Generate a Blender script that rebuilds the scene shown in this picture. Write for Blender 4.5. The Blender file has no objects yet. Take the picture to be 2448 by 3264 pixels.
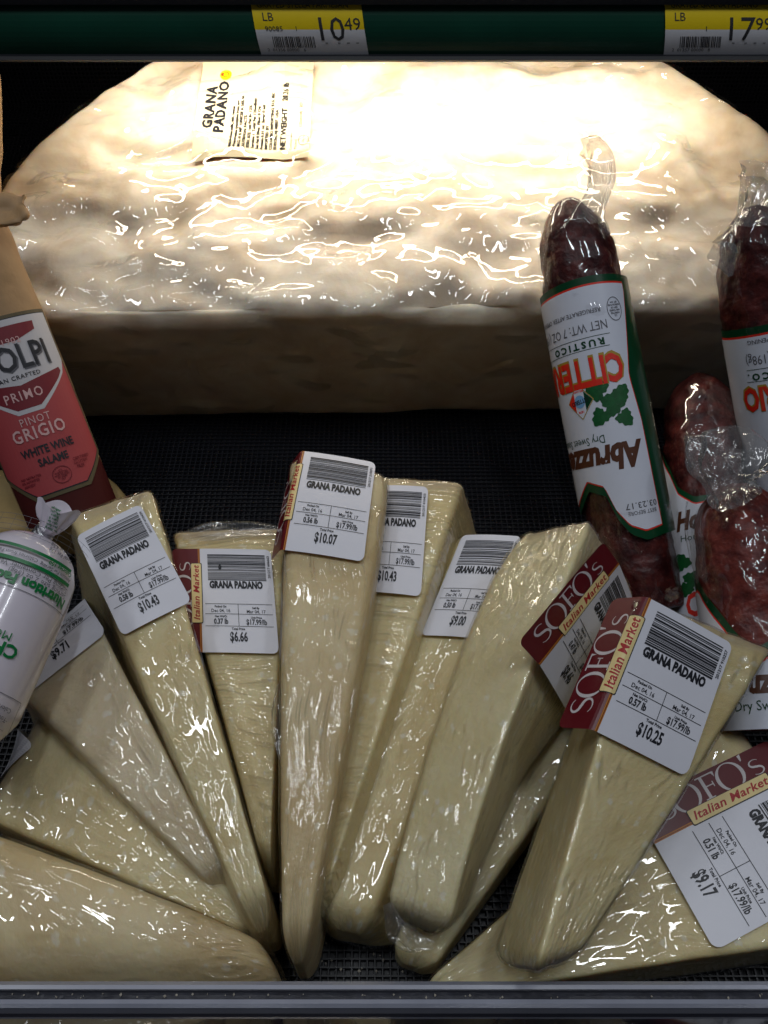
import bpy, bmesh, math, random
import numpy as np
from mathutils import Vector, Matrix
from mathutils.bvhtree import BVHTree
R = math.radians
random.seed(7)
S = bpy.context.scene
COL = S.collection

# ------------------------------------------------------------------ camera
F = 2700.0                                   # focal length in photo pixels (2448 x 3264)
CAM = np.array([0.0, 0.0, 0.35]); PITCH = R(50)
cd = bpy.data.cameras.new("camera"); cam = bpy.data.objects.new("camera", cd); COL.objects.link(cam)
cd.sensor_fit = 'VERTICAL'; cd.sensor_height = 32.64; cd.lens = 27.0
cd.clip_start = 0.005; cd.clip_end = 50
cam.location = CAM; cam.rotation_euler = (R(90) - PITCH, 0, 0)
S.camera = cam

# ------------------------------------------------------------------ light
wd = bpy.data.worlds.new("World"); S.world = wd; wd.use_nodes = True
wd.node_tree.nodes["Background"].inputs[0].default_value = (0.55, 0.62, 0.75, 1)
wd.node_tree.nodes["Background"].inputs[1].default_value = 0.03

def area(name, loc, size, power, color, rot=(0, 0, 0), spread=180):
    l = bpy.data.lights.new(name, 'AREA'); l.shape = 'RECTANGLE'; l.size, l.size_y = size
    l.energy = power; l.color = color; l.spread = R(spread)
    o = bpy.data.objects.new(name, l); COL.objects.link(o); o.location = loc; o.rotation_euler = rot
    return o
# strip lamp fixed under the upper shelf
area("shelf_strip_lamp", (0.010, 0.468, 0.1895), (0.32, 0.014), 0.58, (1.0, 0.89, 0.72), (R(-4), 0, 0), 165)
# fluorescent tubes on the shop ceiling
for lx, ly in ((-0.95, 0.20), (-0.35, -0.02), (0.30, 0.12), (0.95, 0.05)):
    area("ceiling_lamp", (lx, ly, 2.1), (0.06, 0.6), 4.5, (0.90, 0.95, 1.0))
for lx, ly, sx in ((-0.55, 1.15, 0.6), (0.55, 1.45, 0.6)):
    area("ceiling_lamp", (lx, ly, 2.3), (sx, 0.06), 1.9, (0.92, 0.96, 1.0), (R(20), 0, 0))
S.view_settings.view_transform = 'Standard'; S.view_settings.look = 'None'
S.view_settings.exposure = 0.0; S.view_settings.gamma = 1.0
S.view_settings.use_curve_mapping = False
S.render.engine = 'CYCLES'
S.cycles.use_denoising = True; S.cycles.use_adaptive_sampling = True; S.cycles.adaptive_threshold = .03
S.cycles.max_bounces = 10; S.cycles.transparent_max_bounces = 24
S.cycles.caustics_reflective = False; S.cycles.caustics_refractive = False

# ------------------------------------------------------------------ pixel rays of the photo
FW = np.array([0, math.cos(PITCH), -math.sin(PITCH)])
UP = np.array([0, math.sin(PITCH), math.cos(PITCH)])
RT = np.array([1.0, 0, 0])
def ray(px, py): return FW + RT * (px - 1224) / F + UP * (1632 - py) / F
def at(px, py, z):
    d = ray(px, py); return CAM + d * ((z - CAM[2]) / d[2])
def atd(px, py, depth): return CAM + ray(px, py) * depth
def onplane(px, py, p0, n):
    d = ray(px, py); return CAM + d * (((p0 - CAM) @ n) / (d @ n))
def unit(v): return v / np.linalg.norm(v)

# ------------------------------------------------------------------ noise in numpy
_rs = np.random.RandomState(3)
_perm = np.concatenate([_rs.permutation(256)] * 3)
_g = _rs.normal(size=(256, 3)); _g /= np.linalg.norm(_g, axis=1)[:, None]
def pn(P):
    P = np.asarray(P, float); i = np.floor(P).astype(int); f = P - i; i &= 255
    u = f * f * f * (f * (f * 6 - 15) + 10); out = 0
    for dx in (0, 1):
        for dy in (0, 1):
            for dz in (0, 1):
                h = _perm[_perm[_perm[(i[:, 0] + dx) & 255] + ((i[:, 1] + dy) & 255)] + ((i[:, 2] + dz) & 255)]
                w = (u[:, 0] if dx else 1 - u[:, 0]) * (u[:, 1] if dy else 1 - u[:, 1]) * (u[:, 2] if dz else 1 - u[:, 2])
                out = out + w * np.einsum('ij,ij->i', _g[h], f - np.array([dx, dy, dz]))
    return out * 1.5
def fbm(P, o=3):
    s = 0; a = 1.0; P = np.asarray(P, float)
    for k in range(o): s = s + a * pn(P * 2 ** k + 17.3 * k); a *= .5
    return s
def ridge(P, p=3.0): return np.clip(1 - np.abs(pn(P)) * 1.6, 0, 1) ** p

# ------------------------------------------------------------------ materials
def newmat(name):
    m = bpy.data.materials.new(name); m.use_nodes = True; nt = m.node_tree
    return m, nt, nt.nodes["Principled BSDF"]
def N(nt, t, **kw):
    n = nt.nodes.new(t)
    for k, v in kw.items():
        if k.startswith('i_'): n.inputs[k[2:].replace('_', ' ')].default_value = v
        else: setattr(n, k, v)
    return n
def srgb(r, g, b):
    f = lambda c: (c / 255 / 12.92) if c / 255 <= .04045 else ((c / 255 + .055) / 1.055) ** 2.4
    return (f(r), f(g), f(b), 1)
def plain(name, color, rough=.5, coat=0, metal=0, spec=.5, noise=.06, nscale=300, bump=0, bscale=400):
    m, nt, b = newmat(name)
    tc = N(nt, 'ShaderNodeTexCoord'); nz = N(nt, 'ShaderNodeTexNoise', i_Scale=nscale, i_Detail=4.0)
    nt.links.new(tc.outputs['Object'], nz.inputs['Vector'])
    mx = N(nt, 'ShaderNodeMix', data_type='RGBA', blend_type='MULTIPLY')
    mx.inputs[0].default_value = 1.0; mx.inputs[6].default_value = color
    mr = N(nt, 'ShaderNodeMapRange'); mr.inputs[3].default_value = 1 - noise * 2; mr.inputs[4].default_value = 1 + noise * 2
    nt.links.new(nz.outputs['Fac'], mr.inputs[0]); nt.links.new(mr.outputs[0], mx.inputs[7])
    nt.links.new(mx.outputs[2], b.inputs['Base Color'])
    b.inputs['Roughness'].default_value = rough; b.inputs['Metallic'].default_value = metal
    b.inputs['Specular IOR Level'].default_value = spec
    b.inputs['Coat Weight'].default_value = coat; b.inputs['Coat Roughness'].default_value = .08
    if bump:
        bz = N(nt, 'ShaderNodeTexNoise', i_Scale=bscale, i_Detail=3.0); nt.links.new(tc.outputs['Object'], bz.inputs['Vector'])
        bp = N(nt, 'ShaderNodeBump', i_Strength=bump, i_Distance=.0006)
        nt.links.new(bz.outputs['Fac'], bp.inputs['Height']); nt.links.new(bp.outputs[0], b.inputs['Normal'])
        nt.links.new(bp.outputs[0], b.inputs['Coat Normal'])
    return m

def cheese_mat(name, c1, c2, crystal=.5, rind=(.50, .40, .27), sss=0, bump=.0012):
    """hard grana cheese: mottled paste with pale crystals"""
    m, nt, b = newmat(name); L = nt.links.new
    at_ = N(nt, 'ShaderNodeAttribute', attribute_name='lc')
    n1 = N(nt, 'ShaderNodeTexNoise', i_Scale=30, i_Detail=6.0, i_Roughness=.62, i_Distortion=.4); L(at_.outputs['Vector'], n1.inputs['Vector'])
    r1 = N(nt, 'ShaderNodeValToRGB'); r1.color_ramp.elements[0].position = .34; r1.color_ramp.elements[1].position = .64
    r1.color_ramp.elements[0].color = (*c2, 1); r1.color_ramp.elements[1].color = (*c1, 1)
    L(n1.outputs['Fac'], r1.inputs[0])
    # pale tyrosine crystals: scattered grains of uneven size
    n2 = N(nt, 'ShaderNodeTexVoronoi', i_Scale=330, i_Randomness=1.0)
    dv = N(nt, 'ShaderNodeTexNoise', i_Scale=700, i_Detail=1.0); L(at_.outputs['Vector'], dv.inputs['Vector'])
    ds = N(nt, 'ShaderNodeVectorMath', operation='SCALE'); L(dv.outputs['Color'], ds.inputs[0]); ds.inputs['Scale'].default_value = .002
    dd = N(nt, 'ShaderNodeVectorMath', operation='ADD'); L(at_.outputs['Vector'], dd.inputs[0]); L(ds.outputs[0], dd.inputs[1]); L(dd.outputs[0], n2.inputs['Vector'])
    sp = N(nt, 'ShaderNodeSeparateColor'); L(n2.outputs['Color'], sp.inputs[0])
    th = N(nt, 'ShaderNodeMapRange'); L(sp.outputs[0], th.inputs[0]); th.inputs[1].default_value = .76; th.inputs[2].default_value = 1.0; th.inputs[3].default_value = 0; th.inputs[4].default_value = .62
    df_ = N(nt, 'ShaderNodeMath', operation='SUBTRACT'); L(th.outputs[0], df_.inputs[0]); L(n2.outputs['Distance'], df_.inputs[1])
    mr = N(nt, 'ShaderNodeMapRange'); L(df_.outputs[0], mr.inputs[0]); mr.inputs[1].default_value = 0; mr.inputs[2].default_value = .25
    mr.inputs[3].default_value = 0; mr.inputs[4].default_value = crystal
    mx = N(nt, 'ShaderNodeMix', data_type='RGBA'); L(mr.outputs[0], mx.inputs[0]); L(r1.outputs[0], mx.inputs[6])
    mx.inputs[7].default_value = (.95, .90, .76, 1)
    # rind towards the outer end of the piece (attribute 'rind')
    ra = N(nt, 'ShaderNodeAttribute', attribute_name='rind')
    mx2 = N(nt, 'ShaderNodeMix', data_type='RGBA'); L(ra.outputs['Fac'], mx2.inputs[0]); L(mx.outputs[2], mx2.inputs[6]); mx2.inputs[7].default_value = (*rind, 1)
    L(mx2.outputs[2], b.inputs['Base Color'])
    b.inputs['Roughness'].default_value = .5; b.inputs['Subsurface Weight'].default_value = sss
    b.inputs['Subsurface Radius'].default_value = (1.0, .7, .35); b.inputs['Subsurface Scale'].default_value = .006
    n4 = N(nt, 'ShaderNodeTexNoise', i_Scale=450, i_Detail=4.0); L(at_.outputs['Vector'], n4.inputs['Vector'])
    bp = N(nt, 'ShaderNodeBump', i_Strength=.6, i_Distance=bump); L(n4.outputs['Fac'], bp.inputs['Height']); L(bp.outputs[0], b.inputs['Normal'])
    return m

def film_mat(name, stretch=(1, 1, 1), scale=90, dist=.006, milk=.05, rough=.07, refl=1.0, lo=.15, cap=.4, base=0.0, tint=.99):
    """cling film: clear sheet whose creases catch the lamps; creases come in patches"""
    m, nt, b = newmat(name); L = nt.links.new; nt.nodes.remove(b); out = nt.nodes['Material Output']
    a = N(nt, 'ShaderNodeAttribute', attribute_name='lc')
    n3 = N(nt, 'ShaderNodeTexNoise', i_Scale=32, i_Detail=1.0); L(a.outputs['Vector'], n3.inputs['Vector'])
    ws = N(nt, 'ShaderNodeVectorMath', operation='SCALE'); L(n3.outputs['Color'], ws.inputs[0]); ws.inputs['Scale'].default_value = .012
    wa = N(nt, 'ShaderNodeVectorMath', operation='ADD'); L(a.outputs['Vector'], wa.inputs[0]); L(ws.outputs[0], wa.inputs[1])
    mp = N(nt, 'ShaderNodeVectorMath', operation='MULTIPLY'); mp.inputs[1].default_value = stretch; L(wa.outputs[0], mp.inputs[0])
    n1 = N(nt, 'ShaderNodeTexNoise', noise_type='RIDGED_MULTIFRACTAL', i_Scale=scale, i_Detail=1.6, i_Roughness=.6)
    L(mp.outputs[0], n1.inputs['Vector'])
    mk = N(nt, 'ShaderNodeMapRange'); L(n3.outputs['Fac'], mk.inputs[0]); mk.inputs[1].default_value = .44; mk.inputs[2].default_value = .62
    mk.inputs[3].default_value = lo; mk.inputs[4].default_value = 1.0
    ml = N(nt, 'ShaderNodeMath', operation='MULTIPLY'); L(n1.outputs['Fac'], ml.inputs[0]); L(mk.outputs[0], ml.inputs[1])
    bp = N(nt, 'ShaderNodeBump', i_Strength=1.0, i_Distance=dist); L(ml.outputs[0], bp.inputs['Height'])
    gl = N(nt, 'ShaderNodeBsdfGlossy', i_Roughness=rough); L(bp.outputs[0], gl.inputs['Normal'])
    tr = N(nt, 'ShaderNodeBsdfTransparent'); tr.inputs[0].default_value = (tint, tint, tint, 1)
    df = N(nt, 'ShaderNodeBsdfDiffuse'); df.inputs[0].default_value = (.8, .81, .83, 1)
    fr = N(nt, 'ShaderNodeFresnel', i_IOR=1.5); L(bp.outputs[0], fr.inputs['Normal'])
    fm = N(nt, 'ShaderNodeMath', operation='MULTIPLY'); L(fr.outputs[0], fm.inputs[0]); fm.inputs[1].default_value = refl
    fc = N(nt, 'ShaderNodeMath', operation='MINIMUM'); L(fm.outputs[0], fc.inputs[0]); fc.inputs[1].default_value = cap
    s1 = N(nt, 'ShaderNodeMixShader'); L(tr.outputs[0], s1.inputs[1]); L(df.outputs[0], s1.inputs[2])
    mm = N(nt, 'ShaderNodeMath', operation='MULTIPLY_ADD'); L(ml.outputs[0], mm.inputs[0]); mm.inputs[1].default_value = milk; mm.inputs[2].default_value = base; L(mm.outputs[0], s1.inputs[0])
    s2 = N(nt, 'ShaderNodeMixShader'); L(fc.outputs[0], s2.inputs[0]); L(s1.outputs[0], s2.inputs[1]); L(gl.outputs[0], s2.inputs[2])
    L(s2.outputs[0], out.inputs['Surface'])
    return m

M = {}
M['cheese'] = cheese_mat('cheese_paste', (.90, .77, .445), (.77, .605, .295), .55, sss=.4, bump=.0006)
M['cheese_pale'] = cheese_mat('cheese_paste_pale', (.90, .795, .50), (.80, .665, .35), .6, sss=.4, bump=.0006)
M['cheese_tan'] = cheese_mat('cheese_paste_tan', (.88, .73, .44), (.74, .55, .28), .5, sss=.4, bump=.0005)
M['cheese_rosy'] = cheese_mat('cheese_paste_rosy', (.87, .74, .50), (.75, .59, .36), .6, sss=.4, bump=.0006)
M['wheel'] = cheese_mat('cheese_wheel_paste', (.88, .79, .65), (.72, .57, .41), .0, rind=(.82, .70, .52), sss=.5, bump=.0002)
M['film_long'] = film_mat('film_pleated_lengthwise', (1.5, .07, 1.5), 340, .0060, .06, rough=.035, lo=.25, cap=.25, refl=1.8)
M['film_cross'] = film_mat('film_pleated_crosswise', (.14, 1.5, .4), 320, .0066, .06, rough=.035, lo=.3, cap=.25, refl=1.8)
M['film_mix'] = film_mat('film_crumpled', (1, .30, 1), 280, .0068, .05, rough=.035, lo=.3, cap=.25, refl=1.8)
M['film_calm'] = film_mat('film_taut', (1, .32, 1), 250, .0056, .03, rough=.035, lo=.15, cap=.25, refl=1.8)
M['film_wheel'] = film_mat('film_on_wheel', (.6, 1.1, 1), 58, .017, .01, rough=.035, lo=.08, cap=.28, refl=1.5)
M['film_bag'] = film_mat('film_bag', (1, .5, 1), 170, .003, .0, rough=.05, lo=.10, cap=.10)
M['film_tail'] = film_mat('film_gathered', (1.5, .15, 1.5), 160, .003, .25, rough=.09, lo=.4, cap=.3, base=.07, tint=.86)
M['film_thin'] = film_mat('film_loose', (1.5, .15, 1.5), 160, .003, .12, rough=.08, lo=.4, cap=.25, base=.02, tint=.96)
M['paper'] = plain('label_paper', srgb(224, 224, 234), .38, noise=.02, nscale=90, bump=.35, bscale=70)
M['matte_ink'] = plain('matte_black_ink', (.02, .02, .025, 1), .9, spec=.05)
M['cream_paper'] = plain('cream_label_paper', srgb(206, 196, 168), .7, noise=.02, spec=.1)
M['ink'] = plain('black_ink', (.012, .013, .02, 1), .5)
M['maroon'] = plain('maroon_print', srgb(96, 12, 24), .35, noise=.04)
M['silver'] = plain('silver_print', srgb(205, 198, 200), .4)
M['cream'] = plain('cream_print', srgb(232, 210, 150), .45)
M['redink'] = plain('red_print', srgb(170, 30, 36), .45)
M['gold'] = plain('gold_print', srgb(190, 120, 40), .45)
M['black'] = plain('black_plastic', (.009, .010, .014, 1), .45, noise=.1)
M['mat'] = plain('black_mesh_rubber', (.008, .0085, .013, 1), .42, noise=.1)
M['rail_green'] = plain('green_rail_plastic', srgb(10, 60, 46), .30, noise=.16, nscale=35, bump=.3, bscale=25)
M['yellow'] = plain('yellow_print', srgb(235, 205, 20), .4, noise=.02)
M['tagwhite'] = plain('tag_paper', srgb(215, 215, 222), .4, noise=.02)
M['tagink'] = plain('tag_ink', (.03, .03, .035, 1), .5)
M['clear_grey'] = plain('grey_acrylic', srgb(150, 153, 168), .25, noise=.1, nscale=60)
M['dark_acrylic'] = plain('smoked_acrylic', (.010, .010, .015, 1), .05, spec=1.0, coat=1.0)
M['groove'] = plain('scuffed_dark_plastic', (.030, .031, .042, 1), .3, noise=.3, nscale=250, bump=.4)
M['kraft'] = plain('kraft_paper', (.36, .22, .105, 1), .65, noise=.08, nscale=120, bump=.5, bscale=180)
M['kraft_edge'] = plain('kraft_paper_olive', (.36, .25, .10, 1), .6, noise=.06)
M['coral'] = plain('coral_print', srgb(160, 62, 66), .55, noise=.02)
M['bagwhite'] = plain('white_print', srgb(188, 186, 192), .55, noise=.02)
M['olive'] = plain('olive_border_print', srgb(86, 76, 52), .6)
M['pinkgrey'] = plain('grey_pink_print', srgb(205, 165, 165), .55)
M['darkred'] = plain('oxblood_print', srgb(112, 18, 34), .55)
M['greyink'] = plain('grey_ink', srgb(90, 90, 98), .5)
M['chub'] = plain('white_chub_plastic', srgb(222, 214, 226), .22, coat=.6, noise=.012)
M['green'] = plain('green_print', srgb(8, 120, 62), .35)
M['metal'] = plain('clip_metal', (.62, .63, .65, 1), .28, metal=1)
M['deepgreen'] = plain('deep_green_print', srgb(0, 62, 34), .3, coat=.4)
M['citred'] = plain('orange_red_print', srgb(222, 44, 28), .35, coat=.3)
M['ochre'] = plain('ochre_print', srgb(170, 140, 50), .4)
M['brown'] = plain('brown_print', srgb(84, 46, 28), .4)
M['sleeve'] = plain('salami_sleeve_white', srgb(214, 218, 232), .3, coat=.5, noise=.012)
M['skyblue'] = plain('light_blue_print', srgb(120, 170, 215), .4)
M['leafgreen'] = plain('leaf_green_print', srgb(14, 84, 40), .4, noise=.25, nscale=500)

def salami_mat(name='salami_casing', c1=(.030, .005, .006, 1), c2=(.13, .022, .018, 1)):
    m, nt, b = newmat(name); L = nt.links.new
    a = N(nt, 'ShaderNodeAttribute', attribute_name='lc')
    n = N(nt, 'ShaderNodeTexNoise', i_Scale=130, i_Detail=4.0, i_Roughness=.65); L(a.outputs['Vector'], n.inputs['Vector'])
    r = N(nt, 'ShaderNodeValToRGB'); e = r.color_ramp.elements
    e[0].position = .38; e[0].color = c1; e[1].position = .78; e[1].color = c2
    L(n.outputs['Fac'], r.inputs[0]); L(r.outputs[0], b.inputs['Base Color'])
    b.inputs['Roughness'].default_value = .45
    b.inputs['Coat Weight'].default_value = .12; b.inputs['Coat Roughness'].default_value = .12; b.inputs['Specular IOR Level'].default_value = .2
    n2 = N(nt, 'ShaderNodeTexNoise', i_Scale=210, i_Detail=4.0); L(a.outputs['Vector'], n2.inputs['Vector'])
    bp = N(nt, 'ShaderNodeBump', i_Strength=.8, i_Distance=.0016); L(n2.outputs['Fac'], bp.inputs['Height'])
    L(bp.outputs[0], b.inputs['Normal']); L(bp.outputs[0], b.inputs['Coat Normal'])
    return m
M['salami'] = salami_mat()
M['salami_red'] = salami_mat('coarse_salami_casing', (.060, .009, .009, 1), (.24, .045, .032, 1))

# ------------------------------------------------------------------ object helpers
def mesh_obj(name, verts, faces, m, parent=None, smooth=False, lc=None, rind=None):
    me = bpy.data.meshes.new(name)
    me.from_pydata([tuple(v) for v in verts], [], [tuple(f) for f in faces])
    if smooth: me.polygons.foreach_set('use_smooth', [True] * len(me.polygons))
    if lc is not None:
        me.attributes.new('lc', 'FLOAT_VECTOR', 'POINT').data.foreach_set('vector', np.asarray(lc, np.float32).ravel())
    if rind is not None:
        me.attributes.new('rind', 'FLOAT', 'POINT').data.foreach_set('value', np.asarray(rind, np.float32))
    me.materials.append(M[m] if isinstance(m, str) else m)
    o = bpy.data.objects.new(name, me); COL.objects.link(o)
    if parent: attach(o, parent)
    return o
def attach(o, p):
    o.parent = p
    o.matrix_parent_inverse = world_of(p).inverted()
def world_of(p):
    m = p.matrix_basis.copy()
    return m if p.parent is None else world_of(p.parent) @ p.matrix_parent_inverse @ m
def thing(name, label, cat, loc, group=None):
    o = bpy.data.objects.new(name, None); COL.objects.link(o); o.location = tuple(loc); o.empty_display_size = .01
    return tag(o, label, cat, group)
def tag(o, label, cat, group=None):
    o['label'] = label; o['category'] = cat
    if group: o['group'] = group
    return o
def structure(o): o['kind'] = 'structure'; return o

class Mesh2:
    """flat shapes gathered in label coordinates, later laid on a surface by a map"""
    def __init__(s): s.v = []; s.f = []
    def poly(s, pts):
        n = len(s.v); s.v += [tuple(p) for p in pts]; s.f.append(tuple(range(n, n + len(pts)))); return s
    def rect(s, x0, y0, x1, y1): return s.poly([(x0, y0), (x1, y0), (x1, y1), (x0, y1)])
    def stroke(s, pts, w):
        """centre line with a width per point"""
        pts = np.asarray(pts, float); n = len(pts); w = np.broadcast_to(w, n)
        t = np.gradient(pts, axis=0); t /= np.linalg.norm(t, axis=1)[:, None] + 1e-12
        nn = np.stack([-t[:, 1], t[:, 0]], 1) * w[:, None] / 2; b = len(s.v)
        s.v += [tuple(p) for p in pts + nn] + [tuple(p) for p in pts - nn]
        s.f += [(b + i, b + n + i, b + n + i + 1, b + i + 1) for i in range(n - 1)]; return s
    def ellipse(s, c, rx, ry, n=24): return s.poly([(c[0] + rx * math.cos(2 * math.pi * k / n), c[1] + ry * math.sin(2 * math.pi * k / n)) for k in range(n)])
    def ring(s, c, rx, ry, w, n=32):
        a = np.linspace(0, 2 * math.pi, n + 1); return s.stroke(np.stack([c[0] + rx * np.cos(a), c[1] + ry * np.sin(a)], 1), w)
    def add(s, vf, M2=None, dx=0, dy=0, rot=0):
        v, f = vf; b = len(s.v); c, q = math.cos(rot), math.sin(rot)
        s.v += [(dx + x * c - y * q, dy + x * q + y * c) for x, y in v]; s.f += [tuple(b + i for i in k) for k in f]; return s
    def text(s, t, x, y, h, bold=0.0, xs=1.0, shear=0.0, align='CENTER', rot=0, sp=1.0):
        v, f = text2d(t, h, bold, xs, shear, align, sp); return s.add((v, f), dx=x, dy=y, rot=rot)

_tc = {}
def text2d(t, h, bold, xs, shear, align, sp):
    key = (t, round(bold, 3), round(shear, 3), align, sp)
    if key not in _tc:
        c = bpy.data.curves.new('t', 'FONT'); c.body = t; c.size = 1.0; c.offset = bold; c.shear = shear
        c.align_x = align; c.align_y = 'CENTER'; c.dimensions = '2D'; c.fill_mode = 'BOTH'; c.resolution_u = 2; c.space_character = sp
        o = bpy.data.objects.new('t', c); me = bpy.data.meshes.new_from_object(o)
        v = [(p.co.x, p.co.y) for p in me.vertices]; f = [tuple(p.vertices) for p in me.polygons]
        bpy.data.objects.remove(o); bpy.data.curves.remove(c); bpy.data.meshes.remove(me)
        _tc[key] = (v, f)
    v, f = _tc[key]; k = h / .70
    return [(x * k * xs, y * k) for x, y in v], f

def lay(name, m2, fmap, off, m, parent, cut=None):
    """put the flat shapes of m2 on a surface; cut = step at which faces are sliced so they can follow a curve"""
    if cut:
        bm = bmesh.new(); vs = [bm.verts.new((x, y, 0)) for x, y in m2.v]
        for f in m2.f:
            try: bm.faces.new([vs[i] for i in f])
            except ValueError: pass
        xs = [v[0] for v in m2.v]; ys = [v[1] for v in m2.v]
        for axis, lo, hi in ((0, min(xs), max(xs)),) + (((1, min(ys), max(ys)),) if cut[1] else ()):
            step = cut[axis]; k = math.ceil(lo / step) * step
            while k < hi:
                co = (k, 0, 0) if axis == 0 else (0, k, 0); no = (1, 0, 0) if axis == 0 else (0, 1, 0)
                bmesh.ops.bisect_plane(bm, geom=bm.verts[:] + bm.edges[:] + bm.faces[:], plane_co=co, plane_no=no, dist=1e-6)
                k += step
        bm.verts.index_update()
        V = [(v.co.x, v.co.y) for v in bm.verts]; Fc = [tuple(v.index for v in f.verts) for f in bm.faces]; bm.free()
    else: V, Fc = m2.v, m2.f
    return mesh_obj(name, [fmap(x, y, off) for x, y in V], Fc, m, parent)

# ------------------------------------------------------------------ rounded lattice solids
def axis_coords(n, r):
    r = min(r, .49)
    e = (1 - np.cos(np.linspace(0, math.pi / 2, 5))) * r
    a = -1 + e; b = 1 - e[::-1]
    mid = np.linspace(-1 + r, 1 - r, max(n, 2) + 1)[1:-1]
    return np.concatenate([a, mid, b])
def lattice(nu, nv, nw, ru, rv, rw):
    """surface of a rounded box in [-1,1]^3: points (before and after rounding) and quads"""
    cs = [axis_coords(nu, ru), axis_coords(nv, rv), axis_coords(nw, rw)]; rr = np.array([ru, rv, rw])
    idx = {}; pts = []; quads = []
    def vid(i, j, k):
        key = (i, j, k)
        if key not in idx: idx[key] = len(pts); pts.append((cs[0][i], cs[1][j], cs[2][k]))
        return idx[key]
    n = [len(c) for c in cs]
    for ax in range(3):
        o1, o2 = [(1, 2), (2, 0), (0, 1)][ax]
        for side in (0, n[ax] - 1):
            for i in range(n[o1] - 1):
                for j in range(n[o2] - 1):
                    q = []
                    for a, b in ((0, 0), (1, 0), (1, 1), (0, 1)):
                        t = [0, 0, 0]; t[ax] = side; t[o1] = i + a; t[o2] = j + b; q.append(vid(*t))
                    quads.append(q if side else q[::-1])
    P = np.array(pts); Q = np.clip(P, -(1 - rr), 1 - rr); d = (P - Q) / rr
    ln = np.linalg.norm(d, axis=1); P2 = Q + rr * d / np.maximum(ln, 1e-9)[:, None]
    return P, P2, quads
def outward(V, quads):
    n = vnormals(V, quads); return quads if np.einsum('ij,ij->i', n, V - V.mean(axis=0)).mean() > 0 else [f_[::-1] for f_ in quads]
def vnormals(V, quads):
    q = np.asarray(quads); nf = np.cross(V[q[:, 2]] - V[q[:, 0]], V[q[:, 3]] - V[q[:, 1]])
    n = np.zeros_like(V)
    for k in range(4): np.add.at(n, q[:, k], nf)
    return n / np.maximum(np.linalg.norm(n, axis=1), 1e-12)[:, None]

# =================================================================== THE SETTING
def prism_x(name, prof, x0, x1, m, parent=None, nx=1):
    """a profile in (y, z) drawn along x, closed"""
    k = len(prof); xs = np.linspace(x0, x1, nx + 1)
    v = [(x, y, z) for x in xs for y, z in prof]
    f = [(i * k + j, i * k + (j + 1) % k, (i + 1) * k + (j + 1) % k, (i + 1) * k + j) for i in range(nx) for j in range(k)]
    f += [tuple(range(k))[::-1], tuple(range(nx * k, nx * k + k))]
    o = mesh_obj(name, v, f, m, parent)
    bm = bmesh.new(); bm.from_mesh(o.data); bmesh.ops.recalc_face_normals(bm, faces=bm.faces[:]); bm.to_mesh(o.data); bm.free()
    return o
TAU = R(15)
HY, HZ = 0.385, 0.0
def floor_z(y): return -0.004 if y < HY else -0.004 + (y - HY) * math.tan(TAU)
yb = 0.64
fl = structure(prism_x('floor', [(0.045, -0.0055), (HY, -0.0055), (yb, floor_z(yb) - .0015), (yb, -.03), (0.045, -.03)], -.55, .55, 'black'))
structure(prism_x('wall', [(yb + .004, -.03), (yb + .004, .42), (yb + .02, .42), (yb + .02, -.03)], -.55, .55, 'black'))
# woven non-slip mesh: one net of strands
def net():
    p = .0029; w = .00095; V = []; Fc = []
    prof = [(.05, floor_z(.05)), (HY, floor_z(HY)), (yb - .006, floor_z(yb - .006)), (yb - .004, .30)]
    seg = [math.dist(prof[i], prof[i + 1]) for i in range(3)]; tot = sum(seg)
    def pos(s):
        for i in range(3):
            if s <= seg[i] or i == 2:
                t = s / seg[i]; return np.array([prof[i][0] + (prof[i + 1][0] - prof[i][0]) * t, prof[i][1] + (prof[i + 1][1] - prof[i][1]) * t]), i
            s -= seg[i]
    nrm = [(0, 1), (-math.sin(TAU), math.cos(TAU)), (-1, 0)]
    def strand(pts, side, n, h):
        b = len(V)
        for q, nn in zip(pts, n):
            q = np.array(q); nn = np.array(nn); side_ = np.array(side)
            V.extend([q - side_ * w / 2, q - side_ * w / 2 * .55 + nn * h, q + side_ * w / 2 * .55 + nn * h, q + side_ * w / 2])
        for i in range(len(pts) - 1):
            for k in range(3): Fc.append((b + 4 * i + k, b + 4 * i + k + 1, b + 4 * i + 4 + k + 1, b + 4 * i + 4 + k))
    ss = [0, seg[0], seg[0] + 1e-5, seg[0] + seg[1], seg[0] + seg[1] + 1e-5, tot]
    for k in range(int(.9 / p)):
        x = -.45 + k * p; pts = []; n = []
        for s in ss:
            q, i = pos(s); pts.append((x, q[0], q[1])); n.append((0, *nrm[i]))
        strand(pts, (1, 0, 0), n, .0013)
    for k in range(int(tot / p)):
        q, i = pos(k * p); nn = (0, *nrm[i]); side = (0, nrm[i][1], -nrm[i][0])
        xs = np.linspace(-.45, .45, 60)
        strand([(x, q[0] + nn[1] * (.0003 + .0005 * math.sin(x * 30 + k * .4)) , q[1] + nn[2] * (.0003 + .0005 * math.sin(x * 30 + k * .4))) for x in xs], side, [nn] * 60, .0013)
    o = mesh_obj('mesh_mat', V, Fc, 'mat'); o['kind'] = 'structure'
net()

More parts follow.
